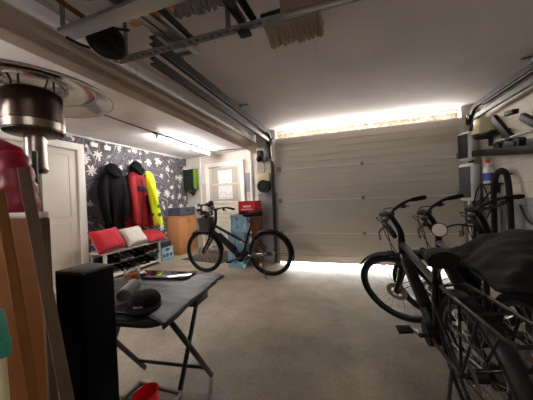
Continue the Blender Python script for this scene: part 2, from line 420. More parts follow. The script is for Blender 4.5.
# door tracks: vertical, bend, horizontal (two rails)
def track(sign, x, label):
    t = thing('door_track', label, 'door track', (x, YD, 0))
    def rail(pts, name, w=.06, mat=rail_metal):
        b = B()
        # C profile as a thin ribbon box swept along the path
        pts = catmull([Vector(p) for p in pts], 6)
        R = []
        for i, p in enumerate(pts):
            tt = (pts[min(i+1, len(pts)-1)]-pts[max(i-1, 0)]).normalized()
            n = Vector((1, 0, 0)).cross(tt).normalized()
            prof = [(-.02, -w/2), (.02, -w/2), (.02, -w/2+.012), (-.012, -w/2+.012), (-.012, w/2-.012), (.02, w/2-.012), (.02, w/2), (-.02, w/2)]
            R.append([p+Vector((-sign*a, 0, 0))+n*c for a, c in prof])
        b.loft(R); part(name, b, mat, t)
    rail([(0, -.03, 0.02), (0, -.03, 1.0), (0, -.03, 1.8), (0, -.07, 2.02), (0, -.2, 2.16), (0, -.4, 2.2), (0, -1.6, 2.2), (0, -2.93, 2.2)], 'lower_rail', .055)
    rail([(0, -.06, 2.12), (0, -.08, 2.24), (0, -.2, 2.335), (0, -.45, 2.345), (0, -1.6, 2.345), (0, -2.93, 2.345)], 'upper_rail', .06)
    for y in (-1.35, -2.6):
        b = B(); b.box((0, y, 2.385), (.03, .04, .07)); b.box((sign*.03, y, ZM-.004), (.14, .04, .008))
        part('hanger', b, metal_box, t)
    part('spring_tube', B().cyl((-sign*-.035, -.5, 2.275), (-sign*-.035, -2.9, 2.275), .02, seg=10), matte_black, t)
    part('roller_bracket', B().box((0, -.06, 2.19), (.09, .1, .12), .01).cyl((-.05, -.06, 2.24), (.05, -.06, 2.24), .03, seg=12), black_plastic, t)
    return t
track(1, -1.27, 'dark steel garage door track running below the ceiling beside the beam')
track(-1, 1.72, 'steel garage door track running under the ceiling along the right wall')

# ------------------------------------------------------------------ side door in wallpapered wall
d2 = bpy.data.objects.new('door_2', None); COL.objects.link(d2); d2['kind'] = 'structure'
f = B()
f.box((XL+.025, 2.78, 1.07), (.07, .1, 2.14), .006); f.box((XL+.025, 1.80, 1.07), (.07, .1, 2.14), .006)
f.box((XL+.025, 2.29, 2.09), (.068, .9, .1), .006)
part('door_frame', f, frame_white, d2)
l = B(); l.box((XL+.012, 2.29, 1.02), (.035, .9, 2.03), .004)
for z0, z1 in ((.15, .95), (1.05, 1.95)):
    for yy in (1.95, 2.62): l.box((XL+.031, yy, (z0+z1)/2), (.006, .02, z1-z0), .002)
    for zz in (z0, z1): l.box((XL+.031, 2.285, zz), (.006, .69, .02), .002)
part('door_leaf', l, door_white, d2)
# ------------------------------------------------------------------ back door with papers
d3 = bpy.data.objects.new('door_3', None); COL.objects.link(d3); d3['kind'] = 'structure'
d3.location = (-2.70, 5.286, 0); d3.rotation_euler = (0, 0, ang)
f = B()
for x in (-.5, .5): f.box((x, -.025, 1.02), (.1, .07, 2.04), .006)
f.box((0, -.025, 2.03), (1.1, .07, .09), .006)
part('door_frame', f, frame_white, d3)
reeded = M('reeded_glass_pane', (176, 170, 158), .35, var=.2, scale=6, aniso=(14, 14, .3))
l = B(); l.box((0, -.01, 1.0), (.9, .035, 2.0), .004)
for zz in (.12, 1.13, 1.56): l.box((0, -.032, zz), (.88, .014, .05), .003)
for x in (-.41, .41): l.box((x, -.032, 1.55), (.07, .014, .84), .003)
for k in range(9): l.box((0, -.03, .2+k*.1), (.86, .008, .085), .004)
part('door_leaf', l, door_white, d3)
part('glass_pane', B().box((0, -.029, 1.54), (.76, .006, .8)), reeded, d3)
hd = B(); hd.cyl((.42, -.03, 1.05), (.42, -.07, 1.05), .01, seg=8).cyl((.42, -.07, 1.05), (.33, -.07, 1.05), .009, seg=8)
part('door_handle', hd, alu, d3)
for z, s, lab in ((1.73, 1.3, 'upper white printed paper sheet taped on the back door glass'), (1.37, 5.2, 'lower white printed paper sheet taped on the back door')):
    o = link('paper_sheet', B().box((0, 0, 0), (.40, .003, .31)), tex_paper('printed_paper_%d' % s, s)); tag(o, lab, 'paper', 'papers on the back door')
    o.location = d3.matrix_basis @ Vector((.02, -.042, z)); o.rotation_euler = (0, 0, ang)
p1 = on_back_pt = bw.matrix_basis @ Vector((.70, -.012, 1.56))
o = link('grey_board', B().box((0, 0, 0), (.15, .02, .42), .003), M('grey_board_paint', (120, 124, 130), .6)); o.location = p1; o.rotation_euler = (0, 0, ang); tag(o, 'small grey upright board on the wall right of the back door', 'board')
# white downpipe beside the back door
o = link('wall_pipe', B().cyl((-1.98, 5.12, 0), (-1.98, 5.12, 2.28), .03), white_paint); tag(o, 'white vertical pipe on the back wall right of the back door', 'pipe')
o = link('wall_pipe', B().cyl((-3.42, 5.385, .0), (-3.42, 5.385, 2.28), .022), white_paint); tag(o, 'white vertical pipe between the green inverter and the back door', 'pipe')

# ------------------------------------------------------------------ fluorescent lamp, conduits, boxes
def batten(label, loc, rz, power):
    t = thing('fluorescent_lamp', label, 'lamp', loc, (0, 0, rz), 'fluorescent lamps')
    part('housing', B().box((0, 0, -.02), (.07, 1.66, .04), .01), white_plastic, t)
    part('tube', B().cyl((0, -.8, -.062), (0, .8, -.062), .018), emis('tube_glow', (255, 250, 250), power), t, 'glowing white tube')
    for y in (-.815, .815): part('end_cap', B().cyl((0, y-.015, -.06), (0, y+.015, -.06), .021), white_plastic, t)
    return t
batten('lit white fluorescent tube lamp on the low side ceiling, far end', (-2.83, 4.05, ZL), .03, 48)
batten('unseen fill tube lamp added on the low side ceiling left of the viewer', (-2.9, -.1, ZL), 0, 72)  # out of view, added to brighten the side ceiling and near left
o = link('conduit', B().cyl((-3.862, 2.2, 2.262), (-3.862, 5.3, 2.262), .013, seg=8).box((-3.865, 2.95, 2.262), (.04, .05, .04), .004), white_paint)
tag(o, 'thin white conduit running where wallpaper meets the low ceiling', 'pipe')
o = link('lamp_cable', B().tube([(-2.72, 1.9, ZL-.007), (-2.76, 2.5, ZL-.007), (-2.8, 3.2, ZL-.007)], .007, 6).box((-2.8, 3.17, ZL-.007), (.05, .05, .025)), dark_grey)
tag(o, 'thin grey cable on the low ceiling leading to the near end of the lamp', 'cable')
o = link('lamp_cable', B().tube([(-2.86, 4.88, ZL-.007), (-2.4, 4.95, ZL-.007), (-1.85, 4.98, ZL-.007)], .007, 6), dark_grey)
tag(o, 'thin grey cable on the low ceiling from the lamp to the beam', 'cable')
for y, z, lab in ((3.02, 2.175, 'left white junction box high on the flowered wallpaper'), (3.25, 2.165, 'right white junction box high on the flowered wallpaper')):
    t = thing('junction_box', lab, 'junction box', (XL, y, z), (0, 0, 0), 'junction boxes')
    part('housing', B().box((.02, 0, 0), (.04, .12, .075), .006), white_plastic, t)
    part('cable_gland', B().cyl((.02, 0, .037), (.02, 0, .075), .01, seg=8), white_plastic, t)

# ------------------------------------------------------------------ inverter on back wall
def on_back(u, off=0):   # point on the back wall, u = metres along from its centre
    return bw.matrix_basis @ Vector((u, off, 0))
p0 = on_back(-.95); 
t = thing('solar_inverter', 'black and lime green wall inverter box beside the wallpaper', 'inverter', (p0.x, p0.y-.004, 1.74), (0, 0, ang))
part('front_cover', B().box((0, -.10, 0), (.33, .14, .48), .012), M('green_black_cover', (26, 38, 28), .45), t)
part('side_panel', B().box((-.178, -.09, 0), (.02, .16, .5), .006), lime, t, 'lime green side panel')
part('side_panel', B().box((.180, -.09, 0), (.024, .16, .5), .006), lime, t, 'lime green side panel')
part('back_plate', B().box((0, -.02, 0), (.3, .04, .5)), dark_grey, t)
part('display', B().box((0, -.1715, .06), (.07, .004, .03)), dark_grey, t)
c = B()
for k in range(5):
    x = -.1+k*.05
    c.tube([(x, -.1, -.23), (x+.01, -.1, -.3), (x*.4+.02, -.06, -.36), (x*.2+.04, -.02, -.42+.02*k)], .008, 6, smooth=4)
part('cable', c, cable_black, t)

# ------------------------------------------------------------------ control units on the pillar
t = thing('door_opener_unit', 'cream and black control unit with hanging cable on the pillar', 'control unit', (-1.43, YD, 1.47))
part('housing', B().box((0, -.05, .1), (.24, .1, .16), .03), cream, t, 'cream upper housing')
part('cable_reel', B().cyl((0, -.01, -.06), (0, -.11, -.06), .115, seg=24).cyl((0, -.11, -.06), (0, -.125, -.06), .05, seg=16), black_plastic, t, 'black round lower drum')
part('cable', B().tube([(0, -.05, .18), (.03, -.05, .3), (-.03, -.04, .45), (-.04, -.03, .56)], .007, 6, smooth=5), cable_black, t)
t = thing('wall_camera', 'small dark box and ball mounted on the pillar under the beam', 'sensor', (-1.5, YD, 1.95))
part('bracket', B().box((0, -.025, .06), (.1, .05, .12), .008), dark_metal, t)
part('ball', B().ell((.0, -.07, -.04), (.055, .055, .055)), black_plastic, t)
part('cable', B().tube([(.06, -.02, .08), (.1, -.02, .0), (.14, -.03, -.08), (.16, -.03, .1), (.14, -.03, .22)], .008, 6, smooth=5), cable_black, t)
o = link('junction_box', B().box((-1.36, YD-.03, 2.02), (.1, .06, .2), .01).cyl((-1.36, YD-.03, 2.1), (-1.36, YD-.03, 2.3), .01, seg=8), metal_box)
tag(o, 'grey metal box on the pillar right beside the door track', 'junction box')
r = []
for i in range(9):
    z = 2.2-i*.045; w = .035-.01*(i/8); r.append([Vector((w*math.cos(a)*(1+.3*math.sin(3*a+i)), .03*math.sin(a), z)) for a in [2*PI*k/14 for k in range(14)]])
o = link('rag', B().loft(r), white_fab); o.location = (-1.21, YD-.17, 0); tag(o, 'white rag hanging at the top of the left door track', 'rag')

# ------------------------------------------------------------------ left room furniture
t = thing('cabinet', 'beech wood cabinet with two doors below the grey storage box', 'cabinet', (XL+.012, 5.0, 0))
W, D, H = .68, .32, .87
b = B(); b.box((D/2, 0, .02), (D-.03, W-.02, .04)); b.box((D/2-.008, 0, .04+(H-.06)/2), (D-.02, W, H-.06), .002)
part('body', b, wood_light, t)
part('top_board', B().box((D/2, 0, H-.012), (D+.01, W+.02, .024), .003), wood_light, t)
for s in (-1, 1):
    d = part('door', B().box((D-.009, s*W/4, .44), (.018, W/2-.006, .78), .003), wood_light, t)
    part('handle', B().tube([(D, s*.04, .70), (D+.025, s*.04, .70), (D+.025, s*.04, .80), (D, s*.04, .80)], .005, 6), dark_metal, d)
t = thing('storage_box', 'grey blue plastic storage box standing on the beech cabinet', 'storage box', (XL+.19, 5.0, .872))
b = B()
def open_box(b, w, d, h, th=.008, flare=0):
    b.box((0, 0, th/2), (w, d, th))
    for s in (-1, 1):
        b.box((s*(w/2-th/2), 0, h/2), (th, d, h)); b.box((0, s*(d/2-th/2), h/2), (w-2*th, th, h))
    return b
open_box(b, .3, .56, .17); part('tub', b, bluegrey, t)
part('lid', B().box((0, 0, .178), (.32, .58, .016), .005), bluegrey, t)
part('handle', B().box((.155, 0, .12), (.02, .12, .025), .005), black_plastic, t)

# bench with shoes
t = thing('shoe_bench', 'white shoe bench with two shelves under the hanging jackets', 'bench', (-3.725, 3.46, 0))
BW, BD, BH = 1.2, .33, .45
part('top_board', B().box((0, 0, BH-.014), (BD+.02, BW+.02, .028), .004), white_paint, t)
for sx in (-1, 1):
    for sy in (-1, 1):
        part('leg', B().box((sx*(BD/2-.02), sy*(BW/2-.02), (BH-.03)/2), (.04, .04, BH-.03), .003), white_paint, t)
part('shelf', B().box((0, 0, .245), (BD-.01, BW-.05, .016)), dark_grey, t, 'dark grey upper shelf')
part('shelf', B().box((0, 0, .06), (BD-.01, BW-.05, .03)), white_paint, t, 'white lower shelf')
for s in (-1, 1):
    part('side_rail', B().box((0, s*(BW/2-.02), .245), (BD-.08, .02, .03)), white_paint, t)

def cushion(name, label, mat, loc, rot, w, h, th, seed, pinch=.05):
    b = B(); n = 14; top = []; bot = []
    V = {}
    for side in (1, -1):
        for i in range(n+1):
            for j in range(n+1):
                u = 2*i/n-1; v = 2*j/n-1
                edge = i in (0, n) or j in (0, n)
                if side == -1 and edge: continue
                k = 1-pinch*(u*u*v*v)*-1-pinch*((u*u)*(1-v*v)+(v*v)*(1-u*u))
                z = th/2*max(0, (1-u**4)*(1-v**4))**.45*(1+.18*fbm((u*2+seed, v*2, side), 1))
                V[side, i, j] = b.bm.verts.new((u*w/2*k, v*h/2*k, side*z))
    g = lambda s, i, j: V.get((s, i, j)) or V[1, i, j]
    for s in (1, -1):
        for i in range(n):
            for j in range(n):
                try: b.bm.faces.new((g(s, i, j), g(s, i+1, j), g(s, i+1, j+1), g(s, i, j+1)))
                except ValueError: pass
    o = link(name, b, mat); o.location = loc; o.rotation_euler = rot
    return o
# local x = along bench (world y) ; leaning on the wall
def cush(label, mat, y, z, lean, w, h, th, tilt, seed, x=-3.61):
    o = cushion('cushion', label, mat, (x, y, z), (0, 0, 0), w, h, th, seed)
    Mx = Matrix.Rotation(PI/2, 4, 'Z') @ Matrix.Rotation(lean, 4, 'X') @ Matrix.Rotation(tilt, 4, 'Z')
    o.matrix_basis = Matrix.Translation((x, y, z)) @ Mx
    return tag(o, label, 'cushion', 'cushions on the shoe bench')
cush('large red square cushion at the near left end of the white bench', red_fab, 2.965, .64, math.radians(60), .47, .38, .2, .05, 1)
cush('white cushion standing between the two red cushions', white_fab, 3.465, .625, math.radians(55), .42, .36, .18, .06, 5)
cush('small red cushion lying flat at the far right end of the bench', red_fab, 3.915, .565, math.radians(26), .42, .34, .16, -.05, 9)

# shoes: one prototype per kind, then copies
def make_shoe(name, label, upper, sole, boot=False):
    t = thing(name, label, 'shoe')
    L = .28
    secs = []; sl = []
    for i in range(13):
        u = i/12; x = -L/2+L*u
        w = .032+.014*math.sin(PI*min(1, u*.9+.12))-(.018*max(0, (u-.85)/.15)**2)-(.012*max(0, (.1-u)/.1))
        if boot: hh = .15 if u < .38 else .15-(u-.38)/.62*.10
        else: hh = .085 if u < .3 else .085-(u-.3)/.7*.045
        if u > .92: hh *= .75
        secs.append([Vector((x, w*math.cos(a)*(1 if math.sin(a) < .5 else .8), .02+hh*max(0, math.sin(a)) if True else 0)) for a in [PI*k/8 for k in range(9)]])
        sl.append((x, w+.004))
    b = B(); b.loft(secs, cap=False, closed=False)
    b.bm.faces.new([b.bm.verts.new(p) for p in secs[0]]); b.bm.faces.new([b.bm.verts.new(p) for p in secs[-1]])
    part('upper', b, upper, t)
    part('sole', B().prism([(x, w) for x, w in sl]+[(x, -w) for x, w in sl[::-1]], .024), sole, t)
    part('laces', B().tube([(.02, -.012, .095 if not boot else .135), (.035, .012, .085 if not boot else .118), (.05, -.012, .08 if not boot else .105), (.065, .012, .072 if not boot else .092)], .003, 5), white_plastic, t)
    return t
brown_leather = M('brown_leather', (70, 48, 38), .5); grey_suede = M('grey_suede', (92, 88, 88), .9); red_leather = M('dark_red_leather', (110, 30, 30), .5)
kinds = [('black', black_cloth, rubber), ('grey', grey_suede, white_plastic), ('brown', brown_leather, rubber), ('dark red', red_leather, white_plastic)]
protos = {}
rowdesc = {0: 'lower', 1: 'upper'}
pos_words = ['at the near end', 'second from the near end', 'third from the near end', 'near the middle', 'fifth from the near end', 'sixth from the near end', 'second from the far end', 'at the far end']
rows = {1: ['black', 'black', 'grey', 'grey', 'black', 'black', 'dark red', 'dark red'],
        0: ['grey', 'grey', 'black', 'black', 'brown', 'brown', 'black', 'black']}
first = {}
for r, lst in rows.items():
    for i, k in enumerate(lst):
        y = 3.0+i*.13+(.012 if i % 2 else 0)
        lab = '%s shoe on the %s bench shelf, %s' % (k, rowdesc[r], pos_words[i])
        z = (.254 if r else .0755)
        loc = (-3.715, y, z); rot = (0, 0, random.uniform(-.08, .08))
        grp = 'shoes on the %s bench shelf' % rowdesc[r]
        if k not in first:
            q = [x for x in kinds if x[0] == k][0]
            s = make_shoe('shoe', lab, q[1], q[2], False); s.location = loc; s.rotation_euler = rot; s['group'] = grp
            first[k] = s
        else: dup(first[k], loc, rot, lab, grp)

# beverage crates
def crate(label, mat, loc, rz, w, d, h, group=None, holes=True, name='crate'):
    t = thing(name, label, 'crate', loc, (0, 0, rz), group)
    b = B(); th = .01
    b.box((0, 0, .006), (w, d, .012))
    for s in (-1, 1):
        for (ln, ax) in ((w, 0), (d, 1)):
            def pl(u, z, su, sz):
                if ax == 0: b.box((u, s*(d/2-th/2), z), (su, th, sz))
                else: b.box((s*(w/2-th/2), u, z), (th, su, sz))
            pl(0, h*.11, ln, h*.22); pl(0, h*.95, ln, h*.10)
            if holes:
                hw = min(.11, ln*.36)
                pl(-(ln/2+hw/2)/2, h*.80, ln/2-hw/2, h*.22); pl((ln/2+hw/2)/2, h*.80, ln/2-hw/2, h*.22)   # grip hole
                pl(0, h*.60, ln, h*.18)
                for u in (-.46, -.16, .16, .46): pl(u*ln, h*.36, ln*.1, h*.3)
            else: pl(0, h*.5, ln, h)
    part('crate_body', b, mat, t)
    rim = B()
    for s in (-1, 1):
        rim.box((0, s*d/2, h-.008), (w+.012, .014, .016)); rim.box((s*w/2, 0, h-.008), (.014, d+.012, .016))
        for q in (-1, 1): rim.cyl((s*(w/2-.006), q*(d/2-.006), .0), (s*(w/2-.006), q*(d/2-.006), h-.01), .012, seg=8)
    part('rim', rim, mat, t)
    return t
def bottles(t, w, d, h, nx, ny, mat):
    b = B()
    return b
crate('light blue bottle crate on the floor at the far end of the shoe bench', blue_crate_m, (-3.73, 4.28, 0), 0, .30, .34, .27)
o = crate('dark lidded box on top of the blue crate beside the bench', dark_grey, (-3.74, 4.28, .272), 0, .24, .3, .1, holes=False, name='lidded_box')
part('lid', B().box((0, 0, .106), (.26, .32, .014), .004), bluegrey, o)
for zc, lab in ((0, 'light blue bottle crate on the floor, bottom of the stack behind the bicycle'), (.307, 'light blue bottle crate in the middle of the stack, second from the floor'), (.614, 'light blue bottle crate at the top of its stack, below the red crate')):
    crate(lab, blue_crate_m, (-1.815+(.0 if zc > .5 else -.07), 4.12, zc), (-.08, .05, 0)[int(zc/.3)], .30, .28, .305, 'crates stacked behind the bicycle')
t = thing('carton', 'narrow brown carton standing between blue crates and pillar', 'carton', (-1.57, 4.22, 0))
part('body', B().box((0, 0, .46), (.13, .2, .92), .004), M('brown_cardboard', (120, 70, 48), .85), t)
part('packing_tape', B().box((0, 0, .9205), (.05, .202, .003)), cream, t)
rc = crate('bright red crate on top of the stacked crates at the pillar', red_plastic, (-1.65, 4.14, .926), 0, .31, .3, .23, holes=False)
part('label', B().box((.0, -.1515, .14), (.14, .003, .025)).box((.0, -.1515, .09), (.2, .003, .012)), white_plastic, rc)
o = link('doormat', B().box((-2.72, 4.72, .006), (1.0, .95, .012), .004, rot=(0, 0, ang)), mat_dark); tag(o, 'dark doormat lying in front of the back door', 'doormat')

# ------------------------------------------------------------------ jackets on wall hooks
def garment_rings(prof, cx, seed, folds=7, amp=.12, nseg=40, skew=0, hem=.03):
    """prof: list of (z, half width, half depth, x offset, y offset). Local: x = along wall, y = away from wall(-)"""
    R = []
    m = catmull([Vector((a[0], a[1], a[2])) for a in prof], 5); m2 = catmull([Vector((a[3], a[4], 0)) for a in prof], 5)
    n = len(m)
    for i, (p, q) in enumerate(zip(m, m2)):
        f = i/(n-1); ring = []
        for k in range(nseg):
            a = 2*PI*k/nseg
            fo = 1+amp*f**.7*math.sin(folds*a+seed+2*f)+.5*amp*f*math.sin((folds*2+1)*a+seed*2)+.06*fbm((math.cos(a)*2, math.sin(a)*2+seed, f*4))
            z = p.x-(hem*f*math.sin(3*a+seed) if i == n-1 else 0)
            ring.append(Vector((q.x+p.y*math.cos(a)*(.7+.3*fo), q.y+p.z*math.sin(a)*fo, z)))
        R.append(ring)
    return R
def jacket(label, y, ztop, body, sleeves, mat, x=XL+.02, hood=None, hoodmat=None, extra=(), hookz=None):
    # local x -> world +y ; local y -> world -x ... use rotation about z by +90deg: (x,y)->(-y,x)
    t = thing('jacket', label, 'jacket', (x, y, ztop), (0, 0, PI/2), 'jackets on the wallpapered wall')
    part('body', B().loft(garment_rings(*body)), mat, t)
    for pts, rr in sleeves:
        part('sleeve', B().tube(pts, rr, 12, smooth=6), mat, t)
    if hood: part('hood', hood, hoodmat or mat, t)
    for nm, b, m, lb in extra: part(nm, b, m, t, lb)
    return t
# black parka  (local y negative = into room)
hood = B().ell((0, -.1, -.1), (.12, .085, .12)).tube([(-.11, -.1, -.08), (-.08, -.18, -.16), (0, -.2, -.2), (.08, -.18, -.16), (.11, -.1, -.08)], .04, 10, smooth=5)
jacket('long black hooded jacket hanging left of the red jacket', 3.25, 1.88,
       ([(-.12, .10, .05, 0, -.1), (-.22, .18, .075, 0, -.1), (-.5, .185, .085, .0, -.11), (-.78, .18, .08, .01, -.095), (-1.07, .17, .06, .03, -.08)], 0, 1.0, 7, .3),
       [([(-.13, -.1, -.2), (-.21, -.12, -.4), (-.215, -.15, -.7), (-.18, -.17, -.98)], [.06, .072, .066, .05]),
        ([(.14, -.11, -.2), (.17, -.15, -.45), (.14, -.19, -.75), (.13, -.18, -.98)], [.06, .075, .068, .05])],
       black_cloth, hood=hood)
# red jacket with black hood
hood = B().ell((0, -.1, -.1), (.12, .1, .13)).tube([(-.1, -.1, -.08), (-.08, -.19, -.16), (0, -.2, -.21), (.08, -.19, -.16), (.1, -.1, -.08)], .035, 10, smooth=5)
yoke = B().box((-.0, -.215, -.5), (.22, .02, .09), .008)
jacket('red jacket with black hood hanging between black and yellow jackets', 3.76, 1.97,
       ([(-.18, .10, .06, 0, -.1), (-.28, .17, .09, 0, -.1), (-.5, .19, .10, .0, -.11), (-.85, .22, .10, .01, -.10), (-1.25, .28, .075, 0.02, -.08)], 0, 2.3, 8, .34),
       [([(-.13, -.12, -.28), (-.16, -.16, -.5), (-.17, -.22, -.85), (-.16, -.23, -1.12)], [.06, .075, .07, .055]),
        ([(.14, -.12, -.28), (.2, -.16, -.5), (.22, -.2, -.85), (.26, -.2, -1.2)], [.06, .075, .07, .055])],
       red_jacket, hood=hood, hoodmat=black_cloth, extra=[('chest_patch', yoke, navy_cloth, 'dark navy chest patch'),
       ('strap', B().tube([(.13, -.2, -.62), (.1, -.235, -.75), (.12, -.26, -1.0)], .022, 8, smooth=4), black_cloth, 'black strap')])
# hi vis jacket (seen as a narrow hanging panel with tape bands)
tape = B()
for z in (-.62, -.78):
    tape.loft(garment_rings([(z, .095, .085, .03+(-z)*.17, -.15), (z-.05, .095, .085, .03+(-z+.05)*.17, -.15)], 0, .4, 3, .1), cap=False)
jacket('bright yellow high visibility jacket hanging right of the red jacket', 3.77, 1.78,
       ([(0, .05, .03, 0, -.12), (-.1, .09, .06, .03, -.14), (-.5, .085, .075, .09, -.15), (-1.0, .085, .08, .2, -.15)], 0, .4, 3, .1),
       [([(.0, -.16, -.1), (.02, -.2, -.3), (.08, -.22, -.6)], [.04, .05, .04])],
       hivis, x=XL+.25, extra=[('reflective_band', tape, hivis_b, 'grey reflective bands')])
jacket('dark purple jacket hanging behind the yellow jacket at the right', 4.13, 1.80,
       ([(0, .07, .03, 0, -.05), (-.1, .12, .045, 0, -.05), (-.5, .13, .05, .03, -.055), (-.98, .12, .055, .05, -.055)], 0, 3.4, 4, .15),
       [], purple_cloth, x=XL+.01)
t = thing('coat_rack', 'dark coat hook rail on the wallpaper behind the jackets', 'coat rack', (XL, 3.65, 1.72))
part('rail', B().box((.012, 0, 0), (.016, 1.0, .05), .004), dark_grey, t)
for y in (-.44, .06, .26, .47):
    part('hook', B().tube([(.02, y, .02), (.07, y, .03), (.09, y, .07)], .008, 6, smooth=3), dark_metal, t)
# ------------------------------------------------------------------ bicycles
def bike(label, loc, yaw, lean, steer, step=False, seat=.90, reach=.0, rack=True, mirror=None, basket=False, stand=True, tone=black_paint, saddle_m=rubber, group=None):
    t = thing('bicycle', label, 'bicycle', loc, (0, 0, 0), group)
    t.rotation_euler = (Matrix.Rotation(yaw, 4, 'Z') @ Matrix.Rotation(-lean, 4, 'X')).to_euler()
    R = .35; ra, fa = Vector((-.575, 0, R)), Vector((.575, 0, R))
    bb = Vector((-.115, 0, .29)); d = Vector((-.358, 0, .934)).normalized()
    hl = Vector((.405, 0, .64)); hu = hl+d*.19
    S = Matrix.Translation(hl) @ Matrix.Rotation(steer, 4, d) @ Matrix.Translation(-hl)
    def wheel(name, c, Mx, motor=False):
        w = B().lathe([(R-.045, -.012), (R-.03, -.022), (R-.012, -.022), (R-.002, -.012), (R, 0), (R-.002, .012), (R-.012, .022), (R-.03, .022), (R-.045, .012), (R-.045, -.012)], c, (0, 1, 0), 48)
        if Mx: w.xf(Mx)
        o = part(name, w, rubber, t)
        w = B().lathe([(R-.066, -.008), (R-.062, -.013), (R-.043, -.013), (R-.043, .013), (R-.062, .013), (R-.066, .008), (R-.066, -.008)], c, (0, 1, 0), 48)
        if Mx: w.xf(Mx)
        part('rim', w, dark_metal, o)
        w = B()
        for k in range(28):
            a = 2*PI*k/28; s = .03*(1 if k % 2 else -1)
            a2 = a+.5*(1 if k % 4 < 2 else -1)
            p0 = c+Vector((.028*math.cos(a2), s, .028*math.sin(a2))); p1 = c+Vector(((R-.06)*math.cos(a), 0, (R-.06)*math.sin(a)))
            w.cyl(p0, p1, .0014, seg=4, caps=False)
        if Mx: w.xf(Mx)
        part('spokes', w, alu, o)
        w = B().cyl(c+Vector((0, -.055, 0)), c+Vector((0, .055, 0)), .014, seg=12).cyl(c+Vector((0, -.032, 0)), c+Vector((0, .032, 0)), .03 if not motor else .07, seg=20)
        if Mx: w.xf(Mx)
        part('hub', w, dark_metal, o)
        w = B().lathe([(.05, .038), (.088, .038), (.088, .041), (.05, .041), (.05, .038)], c, (0, 1, 0), 28)
        for k in range(5):
            a = 2*PI*k/5; w.box(c+Vector((.04*math.cos(a), -.0395*-1, .04*math.sin(a))), (.03, .003, .008), rot=(0, -a, 0))
        if Mx: w.xf(Mx)
        part('brake_disc', w, alu, o)
    wheel('rear_wheel', ra, None); wheel('front_wheel', fa, S)
    st = Vector((-.255, 0, .70)); sp = Vector((-.255-.35*(seat-.70), 0, seat))
    f = B()
    f.cyl(hl-d*.01, hu+d*.01, .027, seg=14)
    dt0 = hl+d*.05
    if step:
        f.tube([dt0+Vector((-.01, 0, 0)), (.20, 0, .54), (.03, 0, .37), bb], [.034, .042, .044, .04], 12)
        f.tube([hu-d*.03, (-.195, 0, .50)], [.024, .018], 10)
    else:
        f.tube([dt0, bb+Vector((.05, 0, .05)), bb], [.032, .04, .036], 12)
        f.tube([hu-d*.03, st+Vector((.0, 0, -.03))], [.025, .021], 10)
    f.tube([bb, st], [.022, .018], 10)
    for s in (-1, 1):
        f.tube([bb+Vector((0, s*.035, 0)), bb+Vector((-.15, s*.055, .015)), ra+Vector((0, s*.068, 0))], .011, 8)
        f.tube([st+Vector((0, s*.015, -.05)), st+Vector((-.06, s*.05, -.1)), ra+Vector((0, s*.068, .0))], .009, 8)
    fr = part('frame', f, tone, t)
    ax = (bb-dt0).normalized(); mid = dt0.lerp(bb, .5)+Vector((.02, 0, .045)) if not step else Vector((.14, 0, .515))
    if step: ax = Vector((-.68, 0, -.62)).normalized()
    pr = B().box((0, 0, 0), (.40, .075, .075), .02)
    pr.xf(Matrix.Translation(mid) @ ax.to_track_quat('X', 'Z').to_matrix().to_4x4())
    part('battery', pr, matte_black, t)
    part('motor', B().cyl(bb+Vector((.02, -.06, .0)), bb+Vector((.02, .06, .0)), .075, seg=20).box(bb+Vector((.05, 0, .03)), (.14, .1, .1), .03), black_plastic, t)
    part('seat_post', B().cyl(st-Vector((-.02, 0, .06)), sp, .014, seg=10), dark_metal, t)
    # saddle
    secs = []
    for i in range(11):
        u = i/10; x = .15-.29*u; w = .022+.07*max(0, (u-.25)/.75)**1.3; h = .03+.02*u
        if u > .92: w *= .85
        secs.append([sp+Vector((x, w*math.cos(a), .05+.012*math.sin(PI*u*2.2)*-1+.02*u+h*(math.sin(a) if math.sin(a) > 0 else .8*math.sin(a)))) for a in [2*PI*k/14 for k in range(14)]])
    part('saddle', B().loft(secs), saddle_m, t)
    # front assembly
    f = B(); cr = hl-d*.03
    for s in (-1, 1):
        f.tube([cr+Vector((0, s*.05, 0)), cr-d*.1+Vector((.012, s*.052, 0)), fa+Vector((-.005, s*.052, .02))], [.02, .021, .015], 10)
    f.box(cr+Vector((0, 0, .0)), (.05, .14, .04), .012); f.xf(S)
    part('fork', f, tone, t)
    stem_top = hu+d*.03+Vector((reach, 0, .20)); 
    f = B().tube([hu, hu+d*.05, hu+d*.1+Vector((.01, 0, .02)), stem_top], [.024, .024, .022, .02], 10, smooth=4).cyl(stem_top+Vector((0, -.03, 0)), stem_top+Vector((0, .03, 0)), .024, seg=12); f.xf(S)
    part('stem', f, black_plastic, t)
    c = stem_top
    hb = [c+Vector((-.15, -.33, -.03)), c+Vector((-.07, -.22, .01)), c+Vector((-.01, -.1, .012)), c, c+Vector((-.01, .1, .012)), c+Vector((-.07, .22, .01)), c+Vector((-.15, .33, -.03))]
    f = B().tube(hb, .012, 10, smooth=5); f.xf(S); h = part('handlebar', f, matte_black, t)
    for s in (-1, 1):
        g0, g1 = c+Vector((-.09, s*.245, .004)), c+Vector((-.158, s*.34, -.033))
        f = B().tube([g0, g0.lerp(g1, .3), g0.lerp(g1, .7), g1], [.016, .018, .02, .016], 10); f.xf(S); part('grip', f, rubber, h)
        f = B().box(c+Vector((-.04, s*.18, -.01)), (.04, .03, .035), .008).tube([c+Vector((-.03, s*.19, -.01)), c+Vector((.01, s*.22, -.03)), c+Vector((-.02, s*.3, -.06))], .007, 6, smooth=3); f.xf(S); part('brake_lever', f, dark_metal, h)
    f = B().box(c+Vector((.01, .06, .045)), (.05, .07, .03), .01, rot=(0, -.4, 0)); f.xf(S); part('display', f, dark_grey, t)
    f = B().box(c+Vector((-.045, .17, .03)), (.045, .03, .03), .008); f.xf(S); part('remote_button', f, dark_grey, t)
